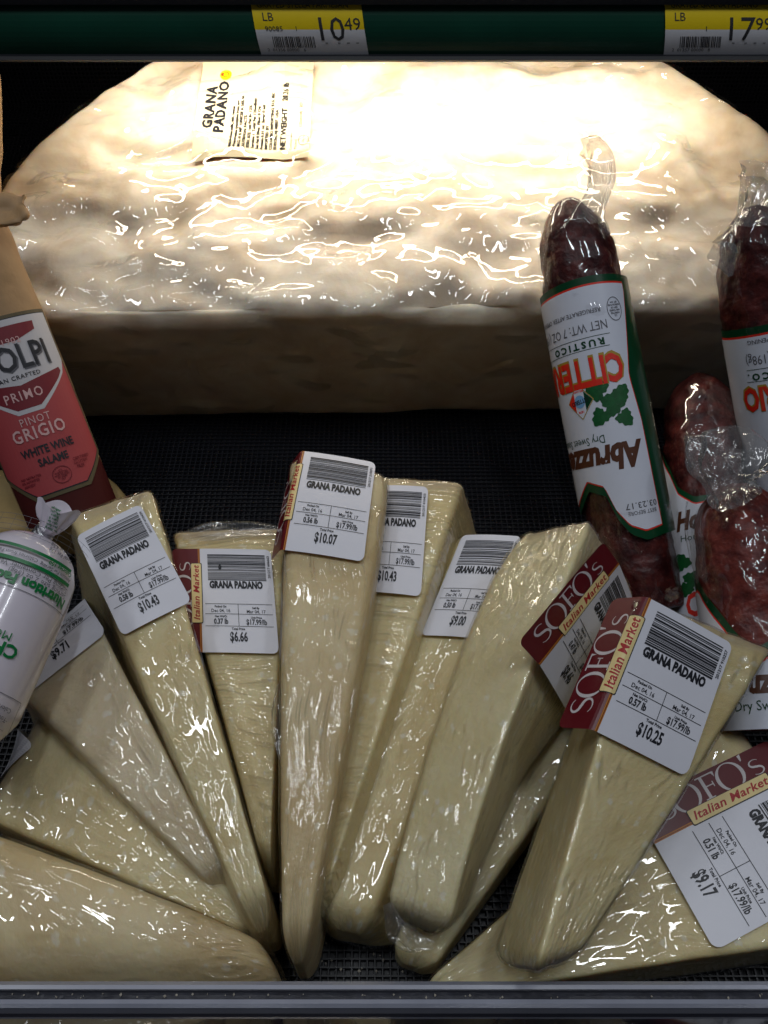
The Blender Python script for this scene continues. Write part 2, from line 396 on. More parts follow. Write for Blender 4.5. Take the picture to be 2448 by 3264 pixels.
# upper shelf with its price rail
RY = 0.400
zz = lambda z: .35 - (.35 - z) * .40 / .44
sh = structure(prism_x('shelf', [(RY + .0125, .1935), (RY + .0125, .212), (.636, .212), (.636, .1935)], -.55, .55, 'black'))
rl = thing('price_rail', 'dark green plastic price rail along the front of the upper shelf', 'shelf rail', (0, RY, zz(.1732)))
zt, zb = zz(.2005), zz(.1752)
def rail_pt(v, off=0):
    """v 0 (bottom) .. 1 (top); gently bowed, leaning back"""
    z = zb + (zt - zb) * v; y = RY + .009 * v - .0035 * math.sin(math.pi * v)
    return y - off * .95, z + off * .3
prof = [rail_pt(v) for v in np.linspace(0, 1, 13)]
prism_x('green_channel', prof + [(RY + .0115, zt), (RY + .0115, zb)], -.5, .5, 'rail_green', rl)
prism_x('bottom_lip', [(RY - .0025, zz(.1732)), (RY - .0035, zz(.1745)), (RY - .0025, zz(.1758)), (RY - .0005, zz(.1758)), (RY + .0113, zz(.1750)), (RY + .0113, zz(.1732))], -.5, .5, 'black', rl)
prism_x('top_lip', [(RY + .0085, zz(.1962)), (RY + .0030, zz(.1966)), (RY + .0035, .220), (RY + .03, .220), (RY + .03, zz(.2008)), (RY + .012, zz(.2008))], -.5, .5, 'black', rl)

def price_tag(x0, x1, lines, label):
    w = x1 - x0; t = thing('price_tag', label, 'price tag', (x0 + w / 2, RY, zb), 'shelf price tags')
    def mp(u, v, off):          # u 0..1, v 0..1
        y, z = rail_pt(-.03 + .93 * v, .0006 + off); return (x0 + w * u + (.004 * (1 - v) if False else -.0035 * v + .0035), y, z)
    g = Mesh2(); rad = .045
    for j in range(12): g.rect(0, j / 12 * .52, 1, (j + 1) / 12 * .52)
    lay('paper', g, mp, 0, 'tagwhite', t)
    g = Mesh2()
    for j in range(12): g.rect(0, .52 + j / 12 * .48, 1, .52 + (j + 1) / 12 * .48)
    lay('yellow_field', g, mp, 0, 'yellow', t)
    asp = w / .026
    def T(g, s, x, y, h, **k):   # h in tag heights
        k.setdefault('xs', 1.0); xs = k.pop('xs') / asp; k.setdefault('align', 'LEFT'); g.text(s, x, y, h, xs=xs, **k)
    g = Mesh2()
    T(g, lines['top'], .05, .90, .085, xs=1.0); T(g, 'LB', .08, .72, .13); T(g, lines['code'], .09, .53, .085)
    T(g, '1', .36, .53, .085)
    T(g, lines['price'][0], .53, .50, .40, xs=.95); T(g, lines['price'][1], .82, .60, .20, xs=1.0)
    T(g, lines['ean'], .07, .14, .06)
    x = .14; rr = random.Random(lines['top'])
    while x < .52:
        a = rr.choice([.004, .007, .010]); g.rect(x, .19, x + a, .40); x += a + rr.choice([.004, .006, .010])
    for k in range(4): g.rect(.62 + k * .085 + (.03 if k else 0), .27, .645 + k * .085 + (.03 if k else 0), .285)
    lay('lettering', g, mp, .00012, 'tagink', t, cut=(10, .05))
ax = lambda px, py=110: ((px - 1224) / F) * ((RY - 0) / (ray(1224, py)[1]))
price_tag(ax(803), ax(1150), dict(top='GRATED STELLA PARMESAN', code='90085', price=('10', '49'), ean='2  01356 00000   6'), 'yellow and white price tag above the paper label on the half round, 10.49')
price_tag(ax(2105), ax(2452), dict(top='GRATED GRANA PADANO', code='', price=('17', '99'), ean='2  01357 00000   8'), 'price tag at the right end of the green rail, 17.99')

# front rail of the case
fr = thing('front_rail', 'grey acrylic rail with smoked panel along the front of the case', 'rail', (0, .05, .0))
zr = .055
pA = at(1224, 3128, zr); pB = at(1224, 3203, zr + .003); yA, yB = pA[1], pB[1]
prism_x('rail_edge', [(yA, zr), (yA - .0014, zr + .0022), (yA - .0026, zr + .0022), (yA - .0030, zr - .004), (yA, zr - .004)], -.4, .4, 'clear_grey', fr)
prism_x('rail_groove', [(yA - .0030, zr - .0002), (yB + .0016, zr + .0002), (yB + .0016, zr - .004), (yA - .0030, zr - .004)], -.4, .4, 'groove', fr)
prism_x('rail_edge', [(yB + .0016, zr + .0022), (yB + .0004, zr + .0026), (yB - .0006, zr + .0016), (yB - .0006, zr - .004), (yB + .0016, zr - .004)], -.4, .4, 'clear_grey', fr)
prism_x('front_panel', [(yB - .0006, zr + .0015), (yB - .024, zr + .030), (yB - .027, zr + .028), (yB - .0006, zr - .004)], -.4, .4, 'dark_acrylic', fr)
prism_x('fence', [(yA - .0004, zr - .004), (yB, zr - .004), (yB, -.03), (yA - .0004, -.03)], -.4, .4, 'dark_acrylic', fr)

# =================================================================== HALF WHEEL
def build_wheel():
    RW, T = .236, .100; cx = (1320 - 1224) / F * .42
    P0 = np.array([cx, .347, .093])                 # middle of the front top edge
    tv = np.array([0, math.cos(TAU), math.sin(TAU)]); nv_ = np.array([0, -math.sin(TAU), math.cos(TAU)])
    rot = R(1.2); xv = np.array([math.cos(rot), math.sin(rot), 0]); tv = unit(tv - xv * (tv @ xv))
    root = thing('half_cheese_round', 'large half round of cheese in clear film under the lit shelf', 'cheese', P0 - nv_ * T + tv * .1)
    P, P2, q = lattice(210, 110, 26, .035, .05, .12)
    def mp(Q):
        t = (Q[:, 1] + 1) / 2; y = RW * np.sin(np.clip(t, 0, 1) * math.pi / 2 * .985) + np.minimum(t, 0) * RW
        x = Q[:, 0] * np.sqrt(np.maximum(RW * RW - y * y, 1e-6)); d = (1 - Q[:, 2]) / 2 * T
        return P0 + np.outer(x, xv) + np.outer(y, tv) - np.outer(d, nv_), np.stack([x, y, -d], 1)
    V, L = mp(P2); q = outward(V, q); nn = vnormals(V, q)
    top = np.clip((P2[:, 2] - .75) / .2, 0, 1) * np.clip(1.2 - np.abs(P2[:, 0]) ** 8, 0, 1)
    st = L * np.array([1.0, 1.5, 1.0])
    lump = fbm(st * 22, 3); dent = np.minimum(0, fbm(st * 17 + 9.1, 2) + .02)
    rough = lump * .0036 + dent * .0130
    side = fbm(L * 22, 2) * .0014
    body = V + nn * (rough * top + side * (1 - top))[:, None]
    rind = np.clip((P2[:, 1] * 0 + np.abs(P[:, 0]) - .985) / .015, 0, 1)
    mesh_obj('cheese', body, q, 'wheel', root, True, L, rind)
    ridg = ridge(st * np.array([22, 40, 30]) + 3.3, 6) * .0022 + ridge(st * np.array([45, 80, 60]), 5) * .0010
    film = V + nn * (.0016 + np.maximum(rough * .62, rough) * top + ridg * (.04 + .96 * top) + side * (1 - top))[:, None]
    mesh_obj('plastic_wrap', film, q, 'film_wheel', root, True, L)
    # paper label lying on the film
    fo = [c for c in root.children if c.name.startswith('plastic_wrap')][0].data
    bvh = BVHTree.FromPolygons([v.co for v in fo.vertices], [list(f_.vertices) for f_ in fo.polygons])
    def face(px, py, off=.0): return onplane(px, py, P0 + nv_ * off, nv_)
    O = face(612, 512); BRc = face(985, 512); TLc = face(652, 205)
    U = (BRc - O) / 60.0; Vv = (TLc - O) / 58.0
    G = np.zeros((24, 24))
    for a_ in range(24):
        for b_ in range(24):
            hit = bvh.ray_cast(Vector(O + U * (a_ * 60 / 23) + Vv * (b_ * 58 / 23) + nv_ * .03), Vector(-nv_), .06)
            G[a_, b_] = .03 - hit[3] if hit[0] is not None else G[a_ - 1, b_]
    for _ in range(2):
        Gp = np.pad(G, 1, mode='edge'); G = np.maximum((Gp[:-2, 1:-1] + Gp[2:, 1:-1] + Gp[1:-1, :-2] + Gp[1:-1, 2:] + 2 * G) / 6, G - .0004)
    def lm(u, v, off):
        x = min(max(u / 60 * 23, 0), 22.999); y = min(max(v / 58 * 23, 0), 22.999); a_, b_ = int(x), int(y); fx, fy = x - a_, y - b_
        h_ = (G[a_, b_] * (1 - fx) + G[a_ + 1, b_] * fx) * (1 - fy) + (G[a_, b_ + 1] * (1 - fx) + G[a_ + 1, b_ + 1] * fx) * fy
        return O + U * u + Vv * v + nv_ * (off + .0003 - .0016 * max(0, 1 - v / 5) ** 2 + h_)
    g = Mesh2()
    for i in range(20):
        for j in range(18): g.rect(i * 3, j * 3.2 + (0 if i < 16 else 0), i * 3 + 3, j * 3.2 + 3.2)
    pl = lay('label', g, lm, 0, 'cream_paper', root)
    g = Mesh2()
    for s, x in (('GRANA', 7), ('PADANO', 13)):
        g.text(s, x, 28 if s == 'GRANA' else 28.5, 5.0, rot=R(90), bold=.045, sp=1.15)
    rows = ['Made from milk, salt, rennet', 'Preservative lysozyme from egg', 'M.G. 33 % MF  UNICEF A 26% 44', 'NUTRITION FACTS', 'SERV. SIZE 1oz Fat 8g 12%', 'Servings 1  Total Fat 12Sodium', 'Sat Fat 0.20oz  Fiber 0 Oz', 'Protein 0.31 oz  Sugar 0 oz', 'IMPORTED BY', 'COLOMBO IMPORTING U.S. INC', 'EDISON, NJ 08837  USA']
    for k, s in enumerate(rows): g.text(s, 19.5 + k * 2.3, 4, 1.5, rot=R(90), align='LEFT', bold=.04)
    g.text('NET WEIGHT   20.26 lb', 46.5, 4, 2.8, rot=R(90), align='LEFT', xs=.95, bold=.03)
    g.text('Confezionato', 50.5, 3.5, 1.3, rot=R(90), align='LEFT'); g.text('Packed', 53, 4, 1.3, rot=R(90), align='LEFT')
    g.text('CONSORZIO', 55, 17, 1.5, rot=R(90), align='LEFT'); g.ring((57, 9), 2.6, 3.4, .25); g.text('IT 08 347 CE', 57, 9, .9, rot=R(90))
    lay('lettering', g, lm, .0003, 'matte_ink', pl)
    g = Mesh2().ellipse((13.0, 49), 3.1, 3.3); lay('round_seal', g, lm, .0003, 'yellow', pl)
    g = Mesh2().ring((13.0, 49), 1.5, 1.6, .35)
    for k in range(7): g.stroke([(11.6, 49), (11.6 + 1.3 * math.cos(R(110 + 23 * k)), 49 + 1.3 * math.sin(R(110 + 23 * k)))], .25)
    lay('seal_emblem', g, lm, .0005, 'redink', pl)
    return root
build_wheel()

# =================================================================== WEDGES
def loft_wedge(label, secs, m='cheese', film='film_mix', rad=.004, rough=.0006, bulge=.0, seed=0, wr=.0004, wdir=(60, 8, 60), rindw=.93, strip=None, deg=1):
    """secs: sections from the tip to the outer end, each (top_left, top_right, bottom_right, bottom_left) in world space"""
    K = np.array(secs, float); ns = len(K)
    mids = K.mean(axis=1); Ls = np.concatenate([[0], np.cumsum(np.linalg.norm(np.diff(mids, axis=0), axis=1))]); L = Ls[-1]
    Wd = np.linalg.norm(K[:, 1] - K[:, 0], axis=1).mean(); H = np.linalg.norm(K[:, 3] - K[:, 0], axis=1).mean()
    root = thing('cheese_wedge', label, 'cheese', [mids[:, 0].mean(), mids[:, 1].mean(), K[:, :, 2].min()], 'cling-wrapped cheese wedges')
    nu = max(10, int(Wd / .0024)); nv = int(L / .0024); nw = max(8, int(H / .0045))
    P, P2, q = lattice(nu, nv, nw, min(.45, 2 * rad / Wd), min(.3, 2.4 * rad / L), min(.45, 2 * rad / H))
    s = (P2[:, 1] + 1) / 2 * L
    # smooth interpolation between sections
    def interp(A):
        out = np.zeros((len(s), 3))
        for c in range(3):
            if ns == 2: out[:, c] = np.interp(s, Ls, A[:, c])
            else:
                co = np.polyfit(Ls, A[:, c], min(ns - 1, deg)); out[:, c] = np.polyval(co, s)
        return out
    C = [interp(K[:, k]) for k in range(4)]
    a = (P2[:, 0:1] + 1) / 2; b = (P2[:, 2:3] + 1) / 2
    V = (C[0] * (1 - a) + C[1] * a) * b + (C[3] * (1 - a) + C[2] * a) * (1 - b)
    tt = np.clip((-.90 - P2[:, 1]) / .10, 0, 1)[:, None]; k_ = np.sqrt(1 - .72 * tt * tt)     # handled, rounded tip
    ctr = (C[0] + C[1]) / 2 * .35 + (C[2] + C[3]) / 2 * .65; V = ctr + (V - ctr) * k_
    q = outward(V, q); nn = vnormals(V, q)
    lc = np.stack([P2[:, 0] * Wd / 2, s, P2[:, 2] * H / 2], 1) + seed * 1.37
    V = V + nn * (bulge * (1 - P2[:, 0] ** 2) * (1 - P2[:, 1] ** 2))[:, None]
    end = np.clip((P2[:, 1] - .93) / .07, 0, 1)
    d = fbm(lc * 60, 2) * rough * .35 + pn(lc * 13) * rough * .9 + np.abs(fbm(lc * 130, 2)) * end * .0012
    body = V + nn * d[:, None]
    rind = np.maximum(np.clip((P[:, 1] - .992) / .008, 0, 1) * .8, np.clip((P2[:, 1] + pn(lc * 60) * .03 - rindw) / .035, 0, 1) * .7)
    mesh_obj('cheese', body, q, m, root, True, lc, rind)
    w = ridge(lc * np.array(wdir) + 5, 4) * wr * np.clip(.5 + 1.4 * pn(lc * 22 + 3), .1, 1)
    fv = V + nn * (.0007 + np.maximum(d, -.0002) + w)[:, None]
    fo = mesh_obj('plastic_wrap', fv, q, film, root, True, lc)
    if strip:                                   # tighter pleats down the left side
        fo.data.materials.append(M[strip]); qa = np.asarray(q)
        fo.data.polygons.foreach_set('material_index', (P[qa, 0].max(axis=1) < -.97).astype(np.int32))
    return root
def drop(p, z, dx=0.0, dy=0.0): return np.array([p[0] + dx, p[1] + dy, z])
def sec(tl, tr, z=.004, dl=(0, 0), dr=(0, 0)):
    a = at(*tl); b = at(*tr); return [a, b, drop(b, z, *dr), drop(a, z, *dl)]
def sec4(tl, tr, br, bl): return [at(*tl), at(*tr), at(*br), at(*bl)]

# ---- the weigh-scale label: white sheet, optional maroon band at its left
WL, HL, BAND = 38.0, 50.0, 15.0
def rounded(x0, y0, x1, y1, r, n=5, corners=(1, 1, 1, 1)):
    pts = []
    for (cx, cy, a0), on in zip(((x1 - r, y1 - r, 0), (x0 + r, y1 - r, 90), (x0 + r, y0 + r, 180), (x1 - r, y0 + r, 270)), corners):
        if on: pts += [(cx + r * math.cos(R(a0 + 90 * k / n)), cy + r * math.sin(R(a0 + 90 * k / n))) for k in range(n + 1)]
        else: pts.append({0: (x1, y1), 90: (x0, y1), 180: (x0, y0), 270: (x1, y0)}[a0])
    return pts
def label_map(BL, BR, TL, plane, root=None, bend=0, u0=0.0, r=2.0, lift=.0009, curl=.6, flat=False):
    """BL/BR/TL: photo pixels of the white sheet's corners; plane: three (px,py,z) points of the face it lies on;
    the sheet then takes the gentle curve of the wrapped surface under it"""
    p = [at(*k) for k in plane]; n = unit(np.cross(p[1] - p[0], p[2] - p[0])); n = n if n @ (CAM - p[0]) > 0 else -n
    O = onplane(*BL, p[0], n); U = (onplane(*BR, p[0], n) - O) / WL; V = (onplane(*TL, p[0], n) - O) / HL
    us = np.linalg.norm(U)
    co = np.array([lift, 0, 0, 0, 0, 0])
    if root:
        fo = [c for c in root.children if c.name.startswith('plastic_wrap')][0].data
        bvh = BVHTree.FromPolygons([v.co for v in fo.vertices], [list(q.vertices) for q in fo.polygons])
        A = []; h = []
        for u in np.linspace(0, WL, 14):
            for v in np.linspace(0, HL, 16):
                q = O + U * u + V * v
                hit = bvh.ray_cast(Vector(q + n * .03), Vector(-n), .05)
                if hit[0] is not None and .03 - hit[3] > -.008:
                    A.append((1, u, v, u * u, u * v, v * v)); h.append(.03 - hit[3])
        A = np.array(A); h = np.array(h); co = np.linalg.lstsq(A * ((1, 1, 1, 0, 0, 0) if flat else 1), h, rcond=None)[0]
        co[0] += np.percentile(h - A @ co, 90 if flat else 98) + lift
    def up(u, v):
        u = max(u, u0 if bend else -BAND); return co @ np.array([1, u, v, u * u, u * v, v * v])
    def f(u, v, off):
        sag = (math.sin(v * .11 + 1) * .25 + math.sin(u * .13) * .2) * curl * .001 + up(u, v)
        if bend and u < u0:
            d = u0 - u; th = min(d / r, bend); rest = max(0, d - r * bend)
            x = r * math.sin(th) + rest * math.cos(th); y = r * (1 - math.cos(th)) + rest * math.sin(th)
            nn = n * math.cos(th) - unit(U) * math.sin(th)
            return O + U * (u0 - x) - n * (y * us) + V * v + nn * off + n * sag
        return O + U * u + V * v + n * (off + sag)
    return f
def s_curve(cx, cy, w, h):
    t = np.linspace(0, 1, 40); a = []
    for k in t:
        if k < .5: th = R(35) + (k / .5) * R(235); a.append((cx + w * .42 * math.cos(th), cy + h * .25 + h * .22 * math.sin(th)))
        else: th = R(90) - ((k - .5) / .5) * R(235); a.append((cx + w * .46 * math.cos(th), cy - h * .24 + h * .24 * math.sin(th)))
    a = np.array(a); return a, .03 * h + .13 * h * np.sin(np.linspace(0.05, math.pi - .05, 40)) ** 2 * .8
def sofos():
    """SOFO'S drawn as thin-and-thick Roman capitals, unit height 1 for the capitals, width about 4.6"""
    g = Mesh2()
    p, w = s_curve(.36, .5, .66, 1.0); g.stroke(p, w)
    def O(cx, rx, ry, cy=.5):
        a = np.linspace(0, 2 * math.pi, 49); g.stroke(np.stack([cx + rx * np.cos(a), cy + ry * np.sin(a)], 1), .045 + .10 * np.abs(np.cos(a)) ** 2)
    O(1.27, .50, .62, .5)
    g.rect(2.02, 0, 2.15, 1.06); g.rect(1.90, 0, 2.28, .05); g.rect(1.88, 1.0, 2.62, 1.06); g.poly([(2.55, 1.0), (2.62, .80), (2.66, 1.06)])
    g.rect(2.15, .52, 2.46, .57); g.rect(2.42, .42, 2.46, .67)
    O(3.16, .50, .62, .5)
    g.poly([(3.78, 1.16), (3.92, 1.2), (3.86, .92), (3.80, .88)])
    p, w = s_curve(4.22, .38, .5, .72); g.stroke(p, w)
    return g
def weigh_label(root, fmap, price, weight, band=True, digits='201217 910257', seed=1, cut_left=0, spot=False):
    cut = (1.0, 2.5)
    if band:
        g = Mesh2().poly(rounded(-.0, 0, WL, HL, 3.0, corners=(1, 0, 0, 1)))
    else: g = Mesh2().poly(rounded(0, 0, WL, HL, 3.0, corners=(1, 1, 1, 1)))
    pap = lay('price_label', g, fmap, 0, 'paper', root, cut=cut)
    g = Mesh2(); rr = random.Random(seed)
    y = HL - 3.0
    while y > HL - 15.5:                              # bars run across the sheet
        a = rr.choice([.2, .3, .3, .45, .7]); g.rect(4.0, y - a, 34.5, y); y -= a + rr.choice([.2, .25, .3, .5])
    lay('barcode', g, fmap, .00012, 'ink', pap, cut=cut)
    g = Mesh2()
    g.text(digits, 36.2, HL - 9.0, 1.25, rot=R(90), bold=.02)
    g.text('GRANA PADANO', 18.5, HL - 18.3, 3.3, bold=.06, xs=.74)
    for yy in (22.5, 17.7, 12.0): g.rect(2.0, yy - .11, 36.5, yy + .11)
    g.rect(18.9, 12.0, 19.15, 22.5)
    g.text('Packed On', 10, 21.2, .95, bold=.035); g.text('Dec 04, 16', 10, 19.2, 1.55, bold=.012)
    g.text('Sell By', 28, 20.7, .95, bold=.035); g.text('Mar 04, 17', 28, 18.9, 1.55, bold=.012)
    g.text('Net Wt/Ct', 10, 16.5, .95, bold=.035); g.text(weight + ' lb', 10, 14.1, 2.4, bold=.035, xs=.78)
    g.text('Unit Price', 28, 16.1, .95, bold=.035); g.text('$17.99/lb', 28, 13.9, 2.5, bold=.025, xs=.78)
    g.text('Total Price', 18.6, 10.7, 1.05, bold=.03); g.text(price, 18.6, 6.9, 4.2, bold=.03, xs=.66)
    if spot: g.ellipse((10.5, HL - 9.5), .9, 1.4, 10)
    lay('lettering', g, fmap, .00016, 'ink', pap, cut=cut)
    if band:
        g = Mesh2().poly(rounded(-BAND, 0, -.0, HL, 2.6, corners=(0, 1, 1, 0))); lay('maroon_band', g, fmap, .0, 'maroon', pap, cut=cut)
        g = Mesh2().rect(-1.0, 0, -.55, HL); g.rect(-.3, 0, .05, HL); lay('gold_line', g, fmap, .00008, 'gold', pap, cut=cut)
        g = Mesh2().add((sofos().v, sofos().f), dx=0, dy=0); v = [(-(5.0 + y * 8.2), 5.0 + x * 8.5) for x, y in g.v]
        g.v = v; lay('brand_lettering', g, fmap, .00014, 'silver', pap, cut=cut)
        g = Mesh2().poly(rounded(-5.0, 13.2, .9, 42.6, .7)); lay('ribbon_edge', g, fmap, .00018, 'ink', pap, cut=cut)
        g = Mesh2().poly(rounded(-4.8, 13.5, .5, 42.3, .6)); lay('ribbon', g, fmap, .00024, 'cream', pap, cut=cut)
        g = Mesh2(); g.text('Italian Market', -2.1, 27.8, 3.0, rot=R(90), shear=.25, bold=.02, xs=1.06, sp=1.05); lay('ribbon_lettering', g, fmap, .0003, 'redink', pap, cut=cut)
    return pap

def ruffle(name, path, m, parent, flat=.55, k=7, amp=.28, seed=1, nseg=64, ns=36, open_=True, lean=None):
    """gathered film or paper: rings along a path (point, half width), ruffled and flattened towards the viewer"""
    P = np.array([p[0] for p in path]); Rr = np.array([p[1] for p in path]); n = len(P)
    t = np.linspace(0, n - 1, ns); pos = np.stack([np.interp(t, range(n), P[:, c]) for c in range(3)], 1); rr = np.interp(t, range(n), Rr)
    for _ in range(3): pos[1:-1] = (pos[:-2] + pos[1:-1] * 2 + pos[2:]) / 4; rr[1:-1] = (rr[:-2] + 2 * rr[1:-1] + rr[2:]) / 4
    rs = np.random.RandomState(seed); ph = rs.rand(4) * 6.28; V = []; LC = []
    tg = np.gradient(pos, axis=0)
    for i in range(ns):
        tt = unit(tg[i]); nn = unit((CAM - pos[i]) - tt * ((CAM - pos[i]) @ tt)); sd = np.cross(nn, tt)
        for j in range(nseg):
            a = j / nseg * 2 * math.pi
            w = 1 + amp * (math.sin(k * a + ph[0] + i * .10) * .6 + math.sin((2 * k + 1) * a + ph[1] - i * .07) * .4) * (.6 + .4 * math.sin(i * .35 + ph[2]))
            V.append(pos[i] + sd * rr[i] * w * math.cos(a) + nn * rr[i] * flat * w * math.sin(a) + tt * (.0016 * math.sin(3 * a + ph[3]) * (i / ns)))
            LC.append((rr[i] * math.cos(a), i * .0012, rr[i] * math.sin(a)))
    f = [(i * nseg + j, i * nseg + (j + 1) % nseg, (i + 1) * nseg + (j + 1) % nseg, (i + 1) * nseg + j) for i in range(ns - 1) for j in range(nseg)]
    return mesh_obj(name, V, f, m, parent, True, np.array(LC) + seed)
def build_wedges():
    # left foreground, lying across the corner
    loft_wedge('big rounded cheese wedge lying along the front rail at bottom left', [
        sec((862, 3000, .044), (908, 3095, .040), dr=(0, -.02)), sec((640, 2905, .050), (690, 3075, .046), dr=(0, -.02)), sec((330, 2775, .055), (350, 3080, .050), dr=(0, -.02)), sec((-260, 2560, .058), (-280, 3060, .054), dr=(0, -.02))],
        'cheese_tan', 'film_mix', .010, .0007, .003, 1, wdir=(45, 5, 45), wr=.0012, deg=2)
    loft_wedge('cheese wedge between the big rounded wedge and the 9.71 wedge', [
        sec((790, 2985, .040), (835, 2955, .042)), sec((420, 2805, .047), (570, 2640, .050)), sec((-50, 2600, .05), (150, 2230, .055))],
        'cheese', 'film_mix', .002, seed=2)
    w2 = WEDGE2 = bpy.data.objects['cheese_wedge.001']
    w3 = loft_wedge('rosy cheese wedge priced 9.71 partly under the white chub', [
        sec((685, 2808, .052), (722, 2772, .054)), sec((385, 2560, .060), (560, 2470, .064), dl=(-.004, -.004)), sec((70, 2200, .066), (310, 1975, .07), dl=(-.004, -.004))],
        'cheese_rosy', 'film_calm', .0018, .0007, seed=3, wr=.0002)
    w5 = loft_wedge('short cheese wedge with the 6.66 label', [
        sec((826, 2745, .048), (858, 2745, .048)), sec((690, 2200, .056), (893, 2210, .058)), sec((550, 1700, .062), (905, 1680, .064))],
        'cheese', 'film_cross', .002, seed=5, wdir=(10, 70, 20))
    w4 = loft_wedge('cheese wedge with the 10.43 label and tan rind beside the kraft salami bag', [
        sec((800, 2955, .058), (862, 2895, .06), dl=(-.004, 0)), sec((560, 2420, .070), (725, 2380, .074), dl=(-.010, -.004)), sec((225, 1650, .080), (478, 1565, .084), dl=(-.012, -.004))],
        'cheese', 'film_calm', .0016, .0009, seed=4)
    w7 = loft_wedge('cheese wedge with the 10.43 label right behind the 10.07 wedge', [
        sec((975, 2895, .045), (1045, 2855, .048), dr=(.012, 0)), sec((1100, 2300, .056), (1210, 2280, .060), dr=(.014, .004)), sec((1190, 1520, .066), (1478, 1540, .070), dr=(.016, .01))],
        'cheese', 'film_cross', .002, seed=7, wdir=(10, 70, 20))
    w6 = loft_wedge('upright cheese wedge with the 10.07 label, tallest in the middle', [
        sec((902, 3030, .055), (975, 3030, .055)), sec((892, 2300, .074), (1112, 2300, .074)), sec((925, 1450, .083), (1238, 1505, .083))],
        'cheese_tan', 'film_long', .004, .0007, .0005, 6, wdir=(90, 5, 60), deg=2)
    w8 = loft_wedge('narrow cheese wedge with the 9.00 label', [
        sec((990, 2930, .038), (1175, 2955, .036), dr=(.012, .0)), sec((1215, 2350, .046), (1385, 2400, .048), dr=(.012, 0)), sec((1455, 1708, .054), (1680, 1708, .056))],
        'cheese', 'film_calm', .003, seed=8)
    w10 = loft_wedge('low cheese wedge wedged under the 8.46 piece', [
        sec((1240, 3040, .022), (1345, 3062, .022)), sec((1395, 2700, .03), (1640, 2840, .034)), sec((1600, 2200, .04), (1880, 2330, .044))],
        'cheese_pale', 'film_mix', .003, seed=10)
    w9 = loft_wedge('tall cheese wedge with the tilted maroon 8.46 label', [
        sec4((1235, 2905, .066), (1425, 2990, .070), (1450, 2985, .03), (1240, 2940, .02)),
        sec4((1368, 2380, .076), (1585, 2420, .090), (1690, 2450, .045), (1400, 2420, .02)),
        sec4((1478, 2050, .080), (1700, 2110, .098), (1800, 2300, .05), (1530, 2100, .02)),
        sec4((1672, 1705, .080), (1880, 1655, .100), (2030, 1890, .055), (1720, 1760, .02))],
        'cheese_pale', 'film_mix', .0025, .0010, .0005, 9, deg=3)
    w12 = loft_wedge('flat cheese wedge with the 9.17 label at lower right', [
        sec((1330, 3135, .026), (1420, 3165, .026)), sec((1830, 2750, .032), (2020, 3112, .032)), sec((2330, 2270, .040), (2760, 2960, .036))],
        'cheese', 'film_calm', .002, seed=12)
    w11 = loft_wedge('broad cheese wedge with the 10.25 label on top of the pile at right', [
        sec4((1742, 3090, .080), (1812, 3098, .076), (1812, 3098, .045), (1602, 3060, .055)),
        sec4((1790, 2640, .094), (2085, 2670, .078), (2085, 2670, .045), (1668, 2620, .055)),
        sec4((1905, 2335, .102), (2290, 2330, .080), (2290, 2330, .045), (1830, 2310, .058)),
        sec4((2052, 1885, .108), (2440, 2105, .084), (2440, 2090, .05), (1985, 1890, .062))],
        'cheese', 'film_calm', .002, .0008, 0, 11, wr=.0003, strip='film_long')
    # loose ears of film
    for w, pts in ((w6, [((893, 2180, .072), .0010), ((888, 2260, .071), .0026), ((894, 2330, .070), .0034), ((902, 2420, .068), .0010)]),
                   (w11, [((2128, 1915, .106), .0008), ((2140, 1895, .109), .0022), ((2150, 1880, .112), .0016)]),
                   (w9, [((1236, 2880, .072), .0014), ((1262, 2960, .070), .0030), ((1310, 3005, .068), .0030), ((1370, 3015, .068), .0012)]),
                   (w5, [((580, 1712, .066), .0016), ((680, 1692, .068), .0034), ((780, 1684, .068), .0034), ((880, 1690, .068), .0018)])):
        ruffle('film_fold', [(at(*p), r) for p, r in pts], 'film_thin', w, .3, 4, .35, int(pts[0][0][0]) % 97, 32, 26)
    # labels
    f = label_map((-80, 2612), (124, 2385), (-300, 2390), [(420, 2805, .047), (570, 2640, .050), (150, 2230, .055)], w2)
    weigh_label(w2, f, '$8.79', '0.49', False, seed=2)
    f = label_map((105, 2215), (345, 2025), (-60, 1930), [(70, 2200, .066), (310, 1975, .07), (560, 2470, .064)], w3)
    weigh_label(w3, f, '$9.71', '0.54', False, seed=3)
    f = label_map((390, 2028), (612, 1918), (247, 1718), [(225, 1650, .080), (478, 1565, .084), (725, 2380, .074)], w4)
    weigh_label(w4, f, '$10.43', '0.58', False, '201217 410439', seed=4)
    f = label_map((650, 2087), (893, 2093), (640, 1758), [(550, 1700, .062), (905, 1680, .064), (858, 2745, .048)], w5)
    weigh_label(w5, f, '$6.66', '0.37', True, '201217 606663', seed=5, spot=True)
    f = label_map((914, 1778), (1161, 1818), (972, 1443), [(925, 1450, .083), (1238, 1505, .083), (1040, 2300, .074)], w6, bend=R(62), u0=-.4, r=3.0)
    weigh_label(w6, f, '$10.07', '0.56', True, '201217 210071', seed=6)
    f = label_map((1125, 1887), (1342, 1907), (1168, 1553), [(1190, 1520, .066), (1478, 1540, .070), (1150, 2300, .058)], w7)
    weigh_label(w7, f, '$10.43', '0.58', False, '201217 410433', seed=7)
    f = label_map((1342, 2029), (1545, 2038), (1473, 1714), [(1455, 1708, .054), (1680, 1708, .056), (1300, 2370, .047)], w8)
    weigh_label(w8, f, '$9.00', '0.50', False, '201217 109009', seed=8)
